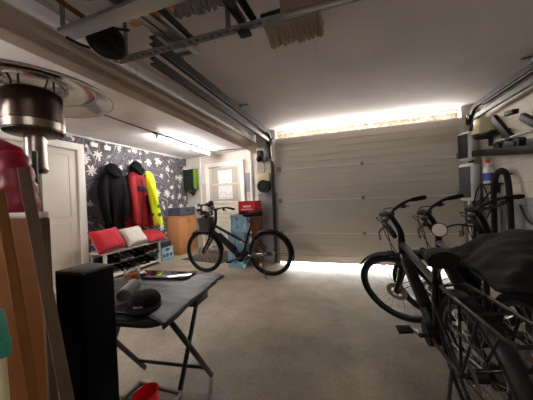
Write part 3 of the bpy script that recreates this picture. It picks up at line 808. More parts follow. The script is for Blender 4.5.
    f = B().cyl(hl+Vector((.05, 0, .06)), hl+Vector((.10, 0, .06)), .028, .034, seg=16).cyl(hl+Vector((.0, 0, .06)), hl+Vector((.05, 0, .06)), .008, seg=8); f.xf(S)
    if not basket: part('headlight', f, black_plastic, t)
    f = B()
    for s, e in ((.12, -.12), (-.12, .1)):
        f.tube([c+Vector((-.03, s, 0)), c+Vector((.08, s*.6, .03)), c+Vector((.10, e*.2, -.12)), hl+Vector((.04, s*.3, .05)), hl+Vector((0, s*.4, -.1))], .004, 6, smooth=5)
    f.xf(S); part('brake_cable', f, cable_black, t)
    # fenders
    def fender(cn, a0, a1, Mx, nm):
        rr = R+.022; prof = [(rr-.012, -.03), (rr, -.02), (rr+.006, 0), (rr, .02), (rr-.012, .03), (rr-.014, .028), (rr-.003, .018), (rr+.002, 0), (rr-.003, -.018), (rr-.014, -.028), (rr-.012, -.03)]
        # lathe axis +y: angle measured in the x-z plane
        g = B(); R2 = []
        for j in range(31):
            a = a0+(a1-a0)*j/30
            R2.append([cn+Vector((p*math.cos(a), y, p*math.sin(a))) for p, y in prof[:-1]])
        g.loft(R2)
        for s in (-1, 1):
            am = a0+(a1-a0)*.85; g.cyl(cn+Vector((0, s*.06, 0)), cn+Vector((rr*math.cos(am), s*.03, rr*math.sin(am))), .003, seg=6)
        if Mx: g.xf(Mx)
        part(nm, g, black_plastic, t)
    fender(ra, math.radians(60), math.radians(205), None, 'rear_fender')
    fender(fa, math.radians(50), math.radians(175), S, 'front_fender')
    # drivetrain (right side = -y)
    cg = bb+Vector((0, -.075, 0))
    k = part('crankset', B().cyl(cg, cg+Vector((0, .008, 0)), .085, seg=24).cyl(bb+Vector((0, -.1, 0)), bb+Vector((0, .1, 0)), .014, seg=10), dark_metal, t)
    ca = .25
    for s in (-1, 1):
        e = bb+Vector((s*.165*math.cos(ca)*-1*-1, s*.1, s*.165*math.sin(ca)*-1))
        part('crank_arm', B().tube([bb+Vector((0, s*.095, 0)), e+Vector((0, 0, 0))], [.015, .011], 8), dark_metal, k)
        part('pedal', B().box(e+Vector((0, s*.055, 0)), (.09, .095, .022), .005).cyl(e, e+Vector((0, s*.1, 0)), .006, seg=6), black_plastic, k)
    ch = B()
    for s in (-1, 1): ch.cyl(cg+Vector((0, 0, s*.083)), ra+Vector((0, -.07, s*.045)), .006, seg=6)
    ch.cyl(ra+Vector((0, -.075, 0)), ra+Vector((0, -.045, 0)), .055, seg=20)
    part('chain', ch, dark_metal, t)
    if rack:
        z = R+.385; g = B()
        x0, x1 = -.48, -1.0
        for s in (-1, 1):
            g.tube([(x0, s*.05, z), (x0-.05, s*.06, z), (x1+.04, s*.065, z), (x1, s*.05, z)], .008, 8)
            g.tube([(x0-.2, s*.065, z), ra+Vector((-.02, s*.075, .02))], .006, 8); g.tube([(x1+.18, s*.065, z), ra+Vector((-.02, s*.075, .02))], .006, 8)
            g.tube([(x0-.12, s*.065, z), (x0-.14, s*.09, z-.12), (x1+.12, s*.09, z-.12), (x1+.06, s*.065, z)], .005, 6)
        for x in (x0, x0-.16, x0-.31, x1): g.cyl((x, -.06, z), (x, .06, z), .007, seg=8)
        part('rack', g, black_paint, t)
        part('tail_light', B().box((x1-.012, 0, z-.03), (.025, .06, .025), .008), taillight, t, 'red tail light')
    if stand:
        part('kickstand', B().tube([ra+Vector((.12, .06, -.03)), ra+Vector((.04, .17, -R+.012+ (lean*.17))), ra+Vector((.02, .185, -R+.012+(lean*.17)))], .009, 8), dark_metal, t)
    if basket:
        bc = Vector((.51, 0, .695)); g = B(); wv = []
        g.lathe([(.001, 0), (.10, 0), (.135, .21), (.128, .21), (.095, .008), (.001, .008)], bc, (0, 0, 1), 24)
        for k in range(12):
            a = 2*PI*k/12; g.tube([bc+Vector((.102*math.cos(a), .102*math.sin(a), 0)), bc+Vector((.137*math.cos(a), .137*math.sin(a), .21))], .004, 5)
        g.tube([bc+Vector((.135*math.cos(2*PI*k/24), .135*math.sin(2*PI*k/24), .21)) for k in range(24)], .008, 6, closed=True)
        g.tube([bc+Vector((-.12, 0, .17)), hu], .008, 6)
        g.xf(S); part('basket', g, M('wicker_grey', (88, 80, 78), .8, var=.4, scale=50, bump=.5, bscale=80), t)
    if mirror:
        # mirror given as a world position, joined to the left bar end
        inv = t.matrix_basis.inverted()
        pm = inv @ Vector(mirror); ge = S @ (c+Vector((-.12, .30, -.015)))
        nrm = (inv @ Vector((0.05, .1, 1.15))-pm).normalized()
        q = nrm.to_track_quat('Z', 'Y').to_matrix().to_4x4()
        g = B().lathe([(.001, -.02), (.034, -.018), (.046, 0), (.043, .002), (.001, -.001)], (0, 0, 0), (0, 0, 1), 24); g.xf(Matrix.Translation(pm) @ q)
        g.tube([ge, ge.lerp(pm, .5)+Vector((0, 0, .03)), pm-nrm*.02], .006, 6, smooth=4)
        mo = part('mirror', g, black_plastic, t, 'round rear view mirror')
        g = B().lathe([(.0005, .004), (.041, .003), (.041, .001)], (0, 0, 0), (0, 0, 1), 24); g.xf(Matrix.Translation(pm) @ q)
        part('mirror_glass', g, mirror_m, mo)
    return t
bike('black step-through electric bicycle with front basket parked by the garage door', (-1.725, 3.66, 0), PI, math.radians(4), math.radians(-4), step=True, rack=False, basket=True, reach=-.02)
yaw = math.radians(94.5)
bike('black electric bicycle nearest the free floor, with open rear rack', (.54, 1.94, 0), yaw, math.radians(7.5), math.radians(54), seat=.775)
bike('black bicycle in the middle of the parked row', (.84, 2.05, 0), yaw, math.radians(8), math.radians(52), rack=False, seat=.715, tone=M('dark_maroon_paint', (34, 20, 22), .3, coat=.4))
bike('black bicycle with round mirror, closest to the right wall', (1.16, 2.07, 0), yaw, math.radians(7), math.radians(40), rack=False, seat=.68, mirror=(.56, 1.88, .945))

# black and white bundle in the basket
r = B(); r.ell((0, 0, 0), (.13, .11, .11)).ell((.06, .02, .09), (.075, .08, .07)).ell((-.09, -.03, .06), (.08, .07, .075))
for v in r.bm.verts: v.co *= 1+.25*fbm(v.co*14)
o = link('bag', r, tex_patch('cow_pattern_cloth', (18, 18, 18), (214, 208, 200), 13, .5)); o.location = (-2.25, 3.645, 1.025)
tag(o, 'black and white patterned bag lying in the bicycle basket', 'bag')

# dark cover thrown over the saddles of the two right bicycles
def drape():
    b = B(); nx, ny = 44, 30; V = []
    for i in range(nx+1):
        row = []
        for j in range(ny+1):
            u, v = i/nx, j/ny
            x = .58+u*.9; y = 1.22+v*.72
            e = min(u*1.15, 1-u*.75, v*1.0, (1-v)*1.0)
            s = min(1, e/.22); s = s*s*(3-2*s)
            z = .80+.12*s+.03*math.sin(x*9+y*3)*s+.03*fbm((x*4, y*4, 1))+.015*fbm((x*14, y*14, 3))
            row.append(b.bm.verts.new((x+.03*fbm((y*5, u, 2)), y+.03*fbm((x*5, v, 8)), z)))
        V.append(row)
    for i in range(nx):
        for j in range(ny): b.bm.faces.new((V[i][j], V[i+1][j], V[i+1][j+1], V[i][j+1]))
    return b
o = link('bicycle_cover', drape(), tarp, solid=.02); tag(o, 'dark padded cover thrown over the bicycles by the right wall', 'cover')

# ------------------------------------------------------------------ right wall gear
def charger(label, loc, w, d, h, rz):
    t = thing('wall_charger', label, 'charger', loc, (0, 0, rz), 'white boxes beside the garage door')
    part('housing', B().box((0, 0, 0), (w, d, h), .055, seg=4), white_plastic, t)
    part('front_panel', B().box((0, -d/2-.003, 0), (w*.68, .014, h*.82), .02, seg=3), dark_grey if h > .45 else black_plastic, t, 'dark front panel')
    part('bracket', B().box((0, d/2+.02, 0), (.06, .05, .1), .005), dark_metal, t)
    return t
charger('upper white box with black front beside the garage door', (1.60, 4.15, 1.79), .20, .14, .40, -1.1)
charger('lower white box with dark grey front beside the garage door', (1.61, 4.15, 1.30), .24, .14, .52, -1.1)
o = link('wall_pipe', B().cyl((1.66, 4.28, .0), (1.66, 4.28, 1.06), .025, seg=12), white_paint); tag(o, 'white pipe running down below the lower white box', 'pipe')
t = thing('bucket', 'upturned cream bucket on the wall rack under the door track', 'bucket', (1.72, 3.98, 1.91))
part('body', B().lathe([(.001, .2), (.085, .2), (.1, .18), (.115, 0), (.108, 0), (.09, .185), (.001, .19)], (0, 0, 0), (0, 0, 1), 28), cream, t)
part('rim', B().lathe([(.114, 0), (.122, .005), (.122, .02), (.114, .025)], (0, 0, 0), (0, 0, 1), 28), cream, t)
# folded bicycle carrier on the wall
t = thing('bike_carrier', 'folded black bicycle carrier with silver rails on the right wall', 'bike carrier', (1.62, 3.45, 1.635), (.12, 0, 0))
part('main_bar', B().box((0, -.1, -.03), (.07, 1.3, .08), .012), matte_black, t)
part('wheel_rail', B().tube([(.02, .1, .08), (.02, -.5, .14), (.02, -.95, .19)], .016, 8), M('dull_rail', (150, 148, 144), .6, .3), t, 'silver wheel rail')
part('holder_arm', B().box((.03, .0, .22), (.05, .08, .46), .012, rot=(-.9, 0, 0)).box((.02, -.16, .36), (.06, .16, .05), .012), matte_black, t, 'black diagonal arm')
part('holder_arm', B().box((.06, -.42, .22), (.05, .07, .36), .012, rot=(-1.1, 0, 0)).box((.05, -.56, .3), (.06, .18, .06), .012), matte_black, t)
part('clamp', B().cyl((.0, .05, .02), (.06, .05, .02), .06, seg=16).cyl((.0, -.3, .05), (.06, -.3, .05), .05, seg=16).box((.02, -.2, .02), (.08, .2, .1), .02), black_plastic, t)
part('light_board', B().box((.05, -.6, .02), (.06, .4, .1), .015), black_plastic, t)
for y in (.3, -.5): part('support_bracket', B().box((.13, y, -.03), (.2, .05, .05)), dark_metal, t)
o = thing('shelf_board', 'narrow dark shelf holding bucket and small items by the garage door', 'shelf', (1.74, 3.9, 1.88))
part('board', B().box((0, 0, 0), (.2, .5, .025), .003), matte_black, o); part('bracket', B().box((.08, -.15, -.06), (.04, .03, .12)).box((.08, .15, -.06), (.04, .03, .12)), dark_metal, o)
# spray bottle
t = thing('bottle', 'white bottle with blue label hanging beside the lower white box', 'bottle', (1.74, 3.95, 1.27))
part('body', B().lathe([(.001, 0), (.05, 0), (.055, .02), (.055, .16), (.045, .2), (.02, .23), (.018, .26), (.001, .26)], (0, 0, 0), (0, 0, 1), 24), white_plastic, t)
part('label', B().lathe([(.0555, .03), (.0562, .03), (.0562, .13), (.0555, .13)], (0, 0, 0), (0, 0, 1), 24), blue_label, t, 'blue label band')
part('cap', B().cyl((0, 0, .255), (0, 0, .30), .024, seg=16), red_plastic, t, 'red cap')
o = link('bottle_shelf', B().box((1.77, 3.95, 1.255), (.16, .2, .02)).box((1.83, 3.95, 1.2), (.02, .06, .12)), dark_metal); tag(o, 'small metal wall ledge carrying the blue labelled bottle', 'shelf')
# hose loop and cables
t = thing('hose', 'thick black foam hose hung in an arch on the right wall', 'hose', (1.74, 3.66, 0))
part('hose_loop', B().tube([(0, .2, .55), (0, .19, .9), (0, .17, 1.2), (0, .1, 1.36), (0, -.0, 1.41), (0, -.1, 1.34), (0, -.14, 1.1), (0, -.15, .8), (0, -.16, .4)], .03, 12, smooth=6), foam, t)
part('cross_arm', B().tube([(-.05, .36, .93), (-.05, .1, .97), (-.05, -.2, 1.05)], .022, 10), matte_black, t)
part('hook', B().tube([(.1, 0, 1.36), (.03, 0, 1.36), (-.01, 0, 1.37), (-.02, 0, 1.41)], .01, 8, smooth=3), dark_metal, t)
o = link('hanging_cable', B().tube([(1.82, 4.02, 1.2), (1.60, 3.9, .95), (1.58, 3.75, .8), (1.59, 3.6, .95), (1.60, 3.72, 1.2), (1.59, 3.85, 1.22), (1.57, 3.92, 1.0), (1.58, 3.8, .78), (1.60, 3.7, .6)], .009, 8, smooth=8), cable_black)
tag(o, 'thin black cable looped beside the foam hose', 'cable')
o = link('hanging_cable', B().tube([(1.82, 3.5, 1.0), (1.8, 3.35, .85), (1.8, 3.15, .8), (1.8, 2.95, .9), (1.82, 2.8, 1.1)], .012, 8, smooth=8), cable_black)
tag(o, 'black cable sagging low along the grey part of the right wall', 'cable')
o = link('wall_pole', B().cyl((1.78, 3.93, .3), (1.78, 3.93, 1.25), .03, seg=12), matte_black); tag(o, 'dark upright pole against the right wall left of the foam hose', 'pole')
t = thing('wall_socket', 'small black socket with white cable strip on the right wall', 'socket', (XR, 3.05, 1.13))
part('housing', B().box((-.02, 0, 0), (.04, .06, .07), .006), black_plastic, t)
part('cable_strip', B().box((-.008, 0, .3), (.016, .02, .55)), white_plastic, t, 'white cable strip')

# ------------------------------------------------------------------ ceiling rack with brooms and boards
ZR = 2.15
t = thing('ceiling_rack', 'perforated steel rail hanging under the ceiling, carrying brooms', 'rack', (0, 0, 0))
b = B(); X0, X1, yr = -1.43, .45, 1.30
# slotted angle: built as strip segments so that the slots are real holes
n = 38; L = (X1-X0)/n
for k in range(n):
    x = X0+L*(k+.5)
    for y in (-.02, .02): b.box((x, yr+y, ZR), (L*1.001, .018, .004))
    b.box((X0+L*k, yr, ZR), (L*.52, .024, .004))
b.box(((X0+X1)/2, yr+.029, ZR+.018), (X1-X0, .004, .04))
part('slotted_rail', b, metal_box, t)
for x in (-1.38, -.62, .42): part('hanger', B().box((x, yr+.034, (ZR+ZM)/2+.01), (.03, .006, ZM-ZR)), metal_box, t)
b = B(); b.box((-1.02, .985, 2.150), (.86, .085, .022), .004, rot=(0, 0, -.02)); b.box((-1.02, 1.03, 2.165), (.86, .006, .03), rot=(0, 0, -.02)); part('flat_bar', b, alu, t, 'wide flat silver crossbar')
for x in (-1.40, -.62): part('hanger', B().box((x, .95, (2.16+ZM)/2), (.03, .006, ZM-2.16)), metal_box, t)
part('end_hook', B().tube([(-1.44, .99, 2.13), (-1.42, 1.05, 2.12), (-1.39, 1.09, 2.115)], .008, 6), matte_black, t)
part('end_board', B().box((.0, 1.235, 2.155), (.56, .06, .09), .004, rot=(.2, 0, .02)), wood_grey, t, 'grey brown timber board')
def broom(label, cx, cy, cz, w, bristles, rz, head_m, fall=.1, handle=1.15):
    t = thing('broom', label, 'broom', (cx, cy, cz), (0, 0, rz), 'brooms on the ceiling rack')
    part('head', B().box((0, 0, .02), (w, .06, .04), .008), head_m, t)
    b = B()
    # bristle block: tufts pointing away (+y) and slightly down
    nx = 30
    for i in range(nx):
        for j in range(6):
            x = -w/2+.008+(w-.016)*(i+.5*(j % 2))/nx
            z = -.005+j*.009
            dx, dy, dz = random.uniform(-.010, .010), fall*random.uniform(.85, 1.05), -.045+random.uniform(-.014, .014)+z*.5
            b.cyl((x, .02, z), (x+dx, .02+dy, z+dz), .007, .0095, seg=5)
    part('bristles', b, bristles, t)
    part('handle', B().cyl((0, -.02, .02), (0, -handle, .02), .013, seg=10), wood_brown, t)
    return t
broom('broom with pale worn bristles at the right end of the ceiling rack', -.265, 1.39, ZR+.06, .34, bristle, -.03, matte_black, .14)
broom('dark bristled broom above the rack left of the paler broom', -.70, 1.12, ZR+.15, .40, bristle_dark, .0, matte_black, .10, .9)
# tent poles / profiles crossing the rack
def prof(name, label, p0, p1, r, mat, flat=False):
    b = B()
    if flat:
        p0, p1 = Vector(p0), Vector(p1); d = p1-p0
        b.box((0, 0, 0), (d.length, .045, .03), .004); b.xf(Matrix.Translation((p0+p1)/2) @ d.to_track_quat('X', 'Z').to_matrix().to_4x4())
    else: b.cyl(p0, p1, r, seg=12)
    o = link(name, b, mat); return tag(o, label, 'profile', 'long profiles on the ceiling rack')
prof('metal_profile', 'silver metal profile crossing the rack below the dark broom', (-1.02, .75, ZR+.058), (-.93, 1.50, ZR+.058), .012, alu, True)
prof('metal_profile', 'second silver profile just left of the wooden slat', (-1.08, .75, ZR+.058), (-.995, 1.42, ZR+.058), .012, alu, True)
prof('wooden_profile', 'tan wooden slat lying crosswise behind the silver profiles', (-1.15, 1.16, ZR+.092), (-.86, 1.14, ZR+.092), .012, wood_light, True)
prof('black_pole', 'black pole crossing the rack right of the silver profiles', (-.90, .8, ZR+.058), (-.88, 1.40, ZR+.058), .018, matte_black)
prof('metal_profile', 'dark metal profile crossing the rack between the two brooms', (-.56, .8, ZR+.058), (-.53, 1.34, ZR+.058), .014, dark_metal, True)
prof('black_pole', 'thick black pole crossing the rack beside the dark profile', (-.50, .8, ZR+.058), (-.465, 1.34, ZR+.058), .02, matte_black)
o = link('metal_plate', B().box((-1.03, 1.24, ZR+.08), (.11, .12, .006), rot=(0, 0, .15)), metal_box); tag(o, 'dull grey metal plate on the rack beside the silver profiles', 'plate')
t = thing('rubber_hook', 'small black hook hanging just below the rack rail', 'hook', (-.52, 1.36, ZR))
part('clip', B().box((0, -.02, -.01), (.07, .05, .02), .006), black_plastic, t); part('stem', B().cyl((-.03, -.02, -.005), (-.03, -.02, .04), .006, seg=8), dark_metal, t)
# black cap-like rubber head hanging at the left end
t = thing('plunger', 'black round rubber plunger lying at the left end of the rack', 'plunger', (-1.34, 1.16, ZR+.03))
b = B().lathe([(.001, .09), (.05, .085), (.085, .05), (.10, 0), (.105, -.03), (.09, -.045), (.001, -.05)], (0, 0, 0), (0, .35, 1), 28)
b.ell((0, 0, 0), (.09, .085, .06)); part('rubber_head', b, rubber, t)
part('handle', B().cyl((0, -.02, .05), (.02, -.7, .05), .013, seg=10), wood_brown, t)
part('strap', B().tube([(.07, -.02, .05), (.15, .02, .045)], .008, 6), matte_black, t); part('strap', B().tube([(-.08, .03, .05), (-.13, .05, .06)], .008, 6), matte_black, t)
t = thing('cart_wheel', 'black wheel with grey spokes lying on the rack above the straightedge', 'wheel', (-1.17, .86, ZR+.11))
part('tyre', B().lathe([(.075, -.02), (.10, -.022), (.115, 0), (.10, .022), (.075, .02), (.075, -.02)], (0, 0, 0), (0, 0, 1), 32), rubber, t)
b = B()
for k in range(5):
    a = 2*PI*k/5; b.cyl((0, 0, 0), (.08*math.cos(a), .08*math.sin(a), 0), .01, seg=8)
b.cyl((0, 0, -.02), (0, 0, .02), .025, seg=16); part('spokes', b, metal_box, t)

# ------------------------------------------------------------------ patio heater
t = thing('patio_heater', 'patio heater with silver dome behind the brown cabinet', 'patio heater', (-1.75, 1.0, 0))
zd = 1.86
part('base', B().lathe([(.001, .03), (.17, .03), (.18, 0), (.001, 0)], (0, 0, 0), (0, 0, 1), 32), steel, t)
part('pole', B().cyl((0, 0, .02), (0, 0, 1.5), .022), steel, t)
part('collar', B().lathe([(.022, 1.40), (.042, 1.40), (.058, 1.42), (.052, 1.44), (.052, 1.64), (.022, 1.66)], (0, 0, 0), (0, 0, 1), 24), steel, t)
bn = part('burner', B().lathe([(.02, 1.625), (.12, 1.63), (.14, 1.645), (.142, 1.70), (.146, 1.702), (.146, 1.712), (.142, 1.714), (.142, 1.745), (.138, 1.865), (.115, 1.885), (.001, 1.887)], (0, 0, 0), (0, 0, 1), 40), steel_dark, t)
b = B()
for k in range(32):
    a = 2*PI*k/32; b.box((.130*math.cos(a), .130*math.sin(a), 1.637), (.018, .012, .004), rot=(0, -.55, a))
part('vent_slots', b, matte_black, bn)
part('grille', B().lathe([(.1425, 1.655), (.144, 1.655), (.144, 1.698), (.1425, 1.698)], (0, 0, 0), (0, 0, 1), 40), steel, bn, 'bright steel lower band')
dm = part('reflector', B().lathe([(.001, 1.965), (.10, 1.96), (.14, 1.945), (.155, 1.925), (.165, 1.935), (.18, 1.925), (.29, 1.905), (.31, 1.91), (.32, 1.898), (.385, zd+.012), (.40, zd), (.408, zd), (.41, zd+.006), (.395, zd+.022), (.30, 1.912), (.17, 1.942), (.145, 1.958), (.10, 1.972), (.001, 1.977)], (0, 0, 0), (0, 0, 1), 64), dome_alu, t)
for k in range(4):
    a = 2*PI*k/4+.5; part('stud', B().cyl((.11*math.cos(a), .11*math.sin(a), 1.84), (.11*math.cos(a), .11*math.sin(a), 1.965), .005, seg=8), dark_metal, dm)

# ------------------------------------------------------------------ brown cabinet, red puffer jacket, sticks
t = thing('wood_panel', 'brown wooden panel with white top edge standing at the left', 'panel', (-1.245, .515, 0))
H = 1.186
part('board', B().box((0, 0, (H-.018)/2), (.74, .018, H-.018), .002), wood_panel, t)
part('top_edge', B().box((0, -.0, H-.009), (.745, .022, .018), .002), white_paint, t, 'white top edge')
part('edge_strip', B().box((.372, -.004, (H-.02)/2), (.014, .024, H-.02), .002), wood_old, t, 'rough grey edge strip')
t = thing('coat_stand', 'metal coat stand carrying the dark red puffer jacket', 'coat stand', (-1.37, .775, 0))
part('base', B().lathe([(.001, .03), (.14, .025), (.15, 0), (.001, 0)], (0, 0, 0), (0, 0, 1), 24), dark_metal, t)
part('pole', B().cyl((0, 0, .02), (0, 0, 1.46), .012, seg=10), dark_metal, t)
b = B(); rings = []
n = 48; HJ = .78
for i in range(n+1):
    v = i/n; z = -HJ*(1-v)
    puff = abs(math.sin(v*PI*8.0))**.55
    w = (.215-.03*v-.075*max(0, (v-.55)/.45)**1.5)*(.88+.12*puff); d = (.095-.03*max(0, v-.6)/.4)*(.76+.26*puff)
    if v > .95: k_ = (v-.95)/.05; w *= 1-.6*k_; d *= 1-.6*k_
    rings.append([Vector((w*math.cos(a)*(1+.05*fbm((math.cos(a)*3, math.sin(a)*3, v*6))), d*math.sin(a)*(1+.2*fbm((math.cos(a)*2+4, math.sin(a)*2, v*7))), z)) for a in [2*PI*k/36 for k in range(36)]])
b.loft(rings)
t = thing('puffer_jacket', 'dark red quilted puffer jacket hanging behind the brown panel', 'jacket', (-1.355, .635, 1.48))
part('body', b, red_puff, t)
s = B(); rr = [.05+.012*abs(math.sin(k*1.57)) for k in range(13)]
s.tube([(.09, -.0, -.08), (.145, -.01, -.18), (.165, -.01, -.30), (.17, -.01, -.46)], rr, 14, smooth=6); part('sleeve', s, red_puff, t)
part('logo_patch', B().box((.10, -.082, -.19), (.05, .004, .02), .001), navy_cloth, t, 'small dark chest emblem')
def stick(name, label, a, b_, w, th, mat, ext=0):
    a, b_ = Vector(a), Vector(b_); d = (b_-a).normalized()
    foot = a+d*((a.z-.0)/-d.z)*.995
    L = (a-foot).length
    vd = ((a+b_)/2-Vector((0, 0, 1.2))).normalized(); wx = d.cross(vd).normalized(); ny = d.cross(wx).normalized()
    b = B().box((0, 0, 0), (w, th, L), .003); b.xf(Matrix.Translation((a+foot)/2) @ Matrix((wx, ny, d)).transposed().to_4x4())
    return link(name, b, mat)
o = stick('wooden_pole', '', (-.985, .465, 1.257), (-.824, .44, .668), .024, .012, wood_brown); tag(o, 'reddish brown wooden pole leaning on the brown panel', 'pole', 'timbers leaning on the panel')
o = stick('timber', '', (-.875, .467, 1.315), (-.697, .44, .706), .027, .014, wood_old); tag(o, 'rough grey brown timber leaning beside the tall black box', 'timber', 'timbers leaning on the panel')
# black box
t = thing('black_box', 'tall matt black box with grey top beside the leaning timbers', 'box', (-1.10, .79, 0))
part('body', B().box((0, 0, .459), (.16, .14, .918), .003), M('deep_black_board', (4, 4, 5), .85, var=.2, spec=.15), t)
part('top_panel', B().box((0, 0, .924), (.16, .14, .012), .003), M('grey_black_top', (66, 64, 64), .55), t, 'grey top panel')
t = thing('broom', 'teal plastic broom with pale handle at the far left edge', 'broom', (-.875, .40, 0))
part('handle', B().cyl((.03, 0, 0.01), (.0, -.0, .83), .010, seg=12), cream, t, 'pale cream handle')
part('head', B().box((-.004, 0, .885), (.03, .03, .10), .008, rot=(0, -.25, 0)).lathe([(.011, 0), (.019, .0), (.019, .04), (.011, .04)], (.004, 0, .818), (0, 0, 1), 16), teal, t, 'teal head')

# ------------------------------------------------------------------ work table with sheet and things
TX, TY, TA = -1.24, 1.24, math.radians(6)
TM = Matrix.Translation((TX, TY, 0)) @ Matrix.Rotation(TA, 4, 'Z')
t = thing('folding_table', 'black folding table covered with grey plastic sheet', 'table', (TX, TY, 0), (0, 0, TA))
def rrect(x0, x1, y0, y1, r, n=6):
    out = []
    for cx, cy, a0 in ((x1-r, y1-r, 0), (x0+r, y1-r, 90), (x0+r, y0+r, 180), (x1-r, y0+r, 270)):
        for k in range(n+1):
            a = math.radians(a0+90*k/n); out.append((cx+r*math.cos(a), cy+r*math.sin(a)))
    return out
TZ = .65
part('table_top', B().prism(rrect(-.37, .37, -.35, .35, .10), .03, Matrix.Translation((0, 0, TZ-.034))), black_plastic, t)
part('edge_rim', B().tube([(x, y, TZ-.02) for x, y in rrect(-.37, .37, -.35, .35, .10)], .014, 8, closed=True), matte_black, t)
def bar(p0, p1, w=.028):
    p0, p1 = Vector(p0), Vector(p1); d = p1-p0
    b = B().box((0, 0, 0), (w, .018, d.length), .003); b.xf(Matrix.Translation((p0+p1)/2) @ d.to_track_quat('Z', 'X').to_matrix().to_4x4()); return b
for x in (.345, -.17):
    part('leg', bar((x, -.24, TZ-.05), (x, .20, .012)), black_paint, t)
    part('leg', bar((x-.03, .12, TZ-.05), (x-.03, -.22, .012)), black_paint, t)
    part('bracket', B().box((x-.012, .08, TZ-.062), (.06, .16, .05), .006), black_plastic, t)
for y, dx in ((.145, 0), (-.165, -.03)): part('crossbar', B().cyl((.345+dx, y, .10), (-.17+dx, y, .10), .011, seg=8), black_paint, t)
# draped sheet (table coordinates)
b = B(); nx, ny = 44, 40; V = []
for i in range(nx+1):
    row = []
    for j in range(ny+1):
        x = -.36+i/nx*.755; y = -.30+j/ny*.68
        z = TZ+.003+.010*abs(fbm((x*2.5, y*14, 0)))+.006*abs(fbm((x*9, y*4, 4)))
        ex = max(0, x-.372); ey = max(0, y-.355)
        if ex > 0: z -= ex*.8+.012*math.sin(y*22)*ex/.05; x = .386+ex*.45
        if ey > 0: z -= ey*.3
        if ex > 0 and y < -.15: z -= .5*ex*min(1, (-.15-y)/.15)
        row.append(b.bm.verts.new((x, y+(-.07*max(0, (x-.25)/.14) if j < 8 else 0)*(1-j/8), z)))
    V.append(row)
for i in range(nx):
    for j in range(ny): b.bm.faces.new((V[i][j], V[i+1][j], V[i+1][j+1], V[i][j+1]))
o = link('plastic_sheet', b, sheet_plastic, solid=.0015); o.matrix_basis = TM; tag(o, 'creased grey plastic sheet spread over the folding table', 'sheet')
o = link('glass_plate', B().box((0, 0, 0), (.44, .16, .006), .002), plate_black); o.location = (-1.31, 1.515, TZ+.017); o.rotation_euler = (0, 0, .1); tag(o, 'glossy black glass plate on the far edge of the table', 'plate')
t = thing('candle_jar', 'square clear glass jar with amber candle on the table', 'candle jar', (-1.43, 1.345, TZ+.012))
s = .037
b = B(); 
prof_ = [(1, 0), (1, .10), (.9, .10), (.9, .01)]
rg = []
for k, z in prof_: rg.append([Vector((s*k*x, s*k*y, z)) for x, y in rrect(-1, 1, -1, 1, .25, 3)])
b.loft(rg); part('jar', b, glass, t)
part('candle', B().prism([(x*s*.86, y*s*.86) for x, y in rrect(-1, 1, -1, 1, .25, 3)], .042, Matrix.Translation((0, 0, .012))), amber, t, 'amber orange wax')
part('wick', B().cyl((0, 0, .05), (0, 0, .068), .0015, seg=6), matte_black, t)
t = thing('cap', 'black peaked cap lying on the plastic sheet', 'cap', (-1.06, 1.07, TZ+.012), (0, 0, 0))
b = B()
prof2 = [(.10, 0), (.102, .02), (.094, .05), (.075, .075), (.04, .09), (.001, .093)]
b.lathe(prof2, (0, 0, 0), (0, 0, 1), 28)
for v in b.bm.verts: v.co = Vector((v.co.x*1.0, v.co.y*.85, v.co.z*.85))+Vector((.006*fbm(v.co*18), .006*fbm(v.co*18+Vector((5, 0, 0))), 0))
part('crown', b, black_cloth, t)
b = B(); R2 = []
for k in range(13):
    a = -1.25+2.5*k/12
    R2.append([Vector((.095*math.cos(a), .082*math.sin(a), .012)), Vector(((.095+.075*math.cos(a*.9))*math.cos(a*.75)+.0, .1*math.sin(a*.85), .010-.012*abs(a)*.5)), Vector(((.095+.075*math.cos(a*.9))*math.cos(a*.75), .1*math.sin(a*.85), .004-.012*abs(a)*.5)), Vector((.095*math.cos(a), .082*math.sin(a), .005))])
b.loft(R2); part('peak', b, black_cloth, t)
b = B()
for k in range(5): b.box((.098*math.cos(-.5+k*.12)+.012, .085*math.sin(-.5+k*.12), .022), (.004, .006, .01), rot=(0, 0, -.5+k*.12))
part('lettering', b, white_plastic, t, 'small white marks')
t.rotation_euler = (0, 0, -.9); t.scale = (.95, .95, .8)
t = thing('cloth_roll', 'pale grey rolled cloth lying behind the black cap', 'cloth', (-1.22, 1.12, TZ+.05))
b = B().cyl((0, -.09, 0), (0, .09, 0), .038, seg=20); b.tube([(.03*(1+k*.02)*math.cos(k*.5), -.092, .03*(1+k*.02)*math.sin(k*.5)) for k in range(13)], .004, 5)
part('roll', b, grey_felt, t); t.rotation_euler = (0, 0, .5)

# ------------------------------------------------------------------ clear box with red cup in the foreground
t = thing('storage_bin', 'clear plastic storage bin with grey rim below the table', 'bin', (-.88, .835, 0))
b = B(); open_box(b, .23, .24, .32, .004); part('tub', b, clear_plastic, t)
b = B()
for q in (-1, 1):
    b.box((0, q*.123, .316), (.25, .014, .016), .005); b.box((q*.118, 0, .316), (.014, .26, .016), .005)
part('rim', b, M('grey_bin_rim', (140, 138, 136), .4), t)
part('latch', B().box((.128, .03, .30), (.012, .05, .06), .004), black_plastic, t)
t = thing('cup', 'bright red plastic cup lying tilted in the clear bin', 'cup', (-.855, .875, .25), (.12, -.15, 0))
part('body', B().lathe([(.001, 0), (.036, 0), (.052, .12), (.055, .12), (.055, .124), (.049, .124), (.033, .006), (.001, .006)], (0, 0, 0), (0, 0, 1), 32), red_plastic, t)
part('base_ring', B().lathe([(.03, -.004), (.037, -.004), (.037, .004), (.03, .004)], (0, 0, 0), (0, 0, 1), 32), red_plastic, t)
b = B()
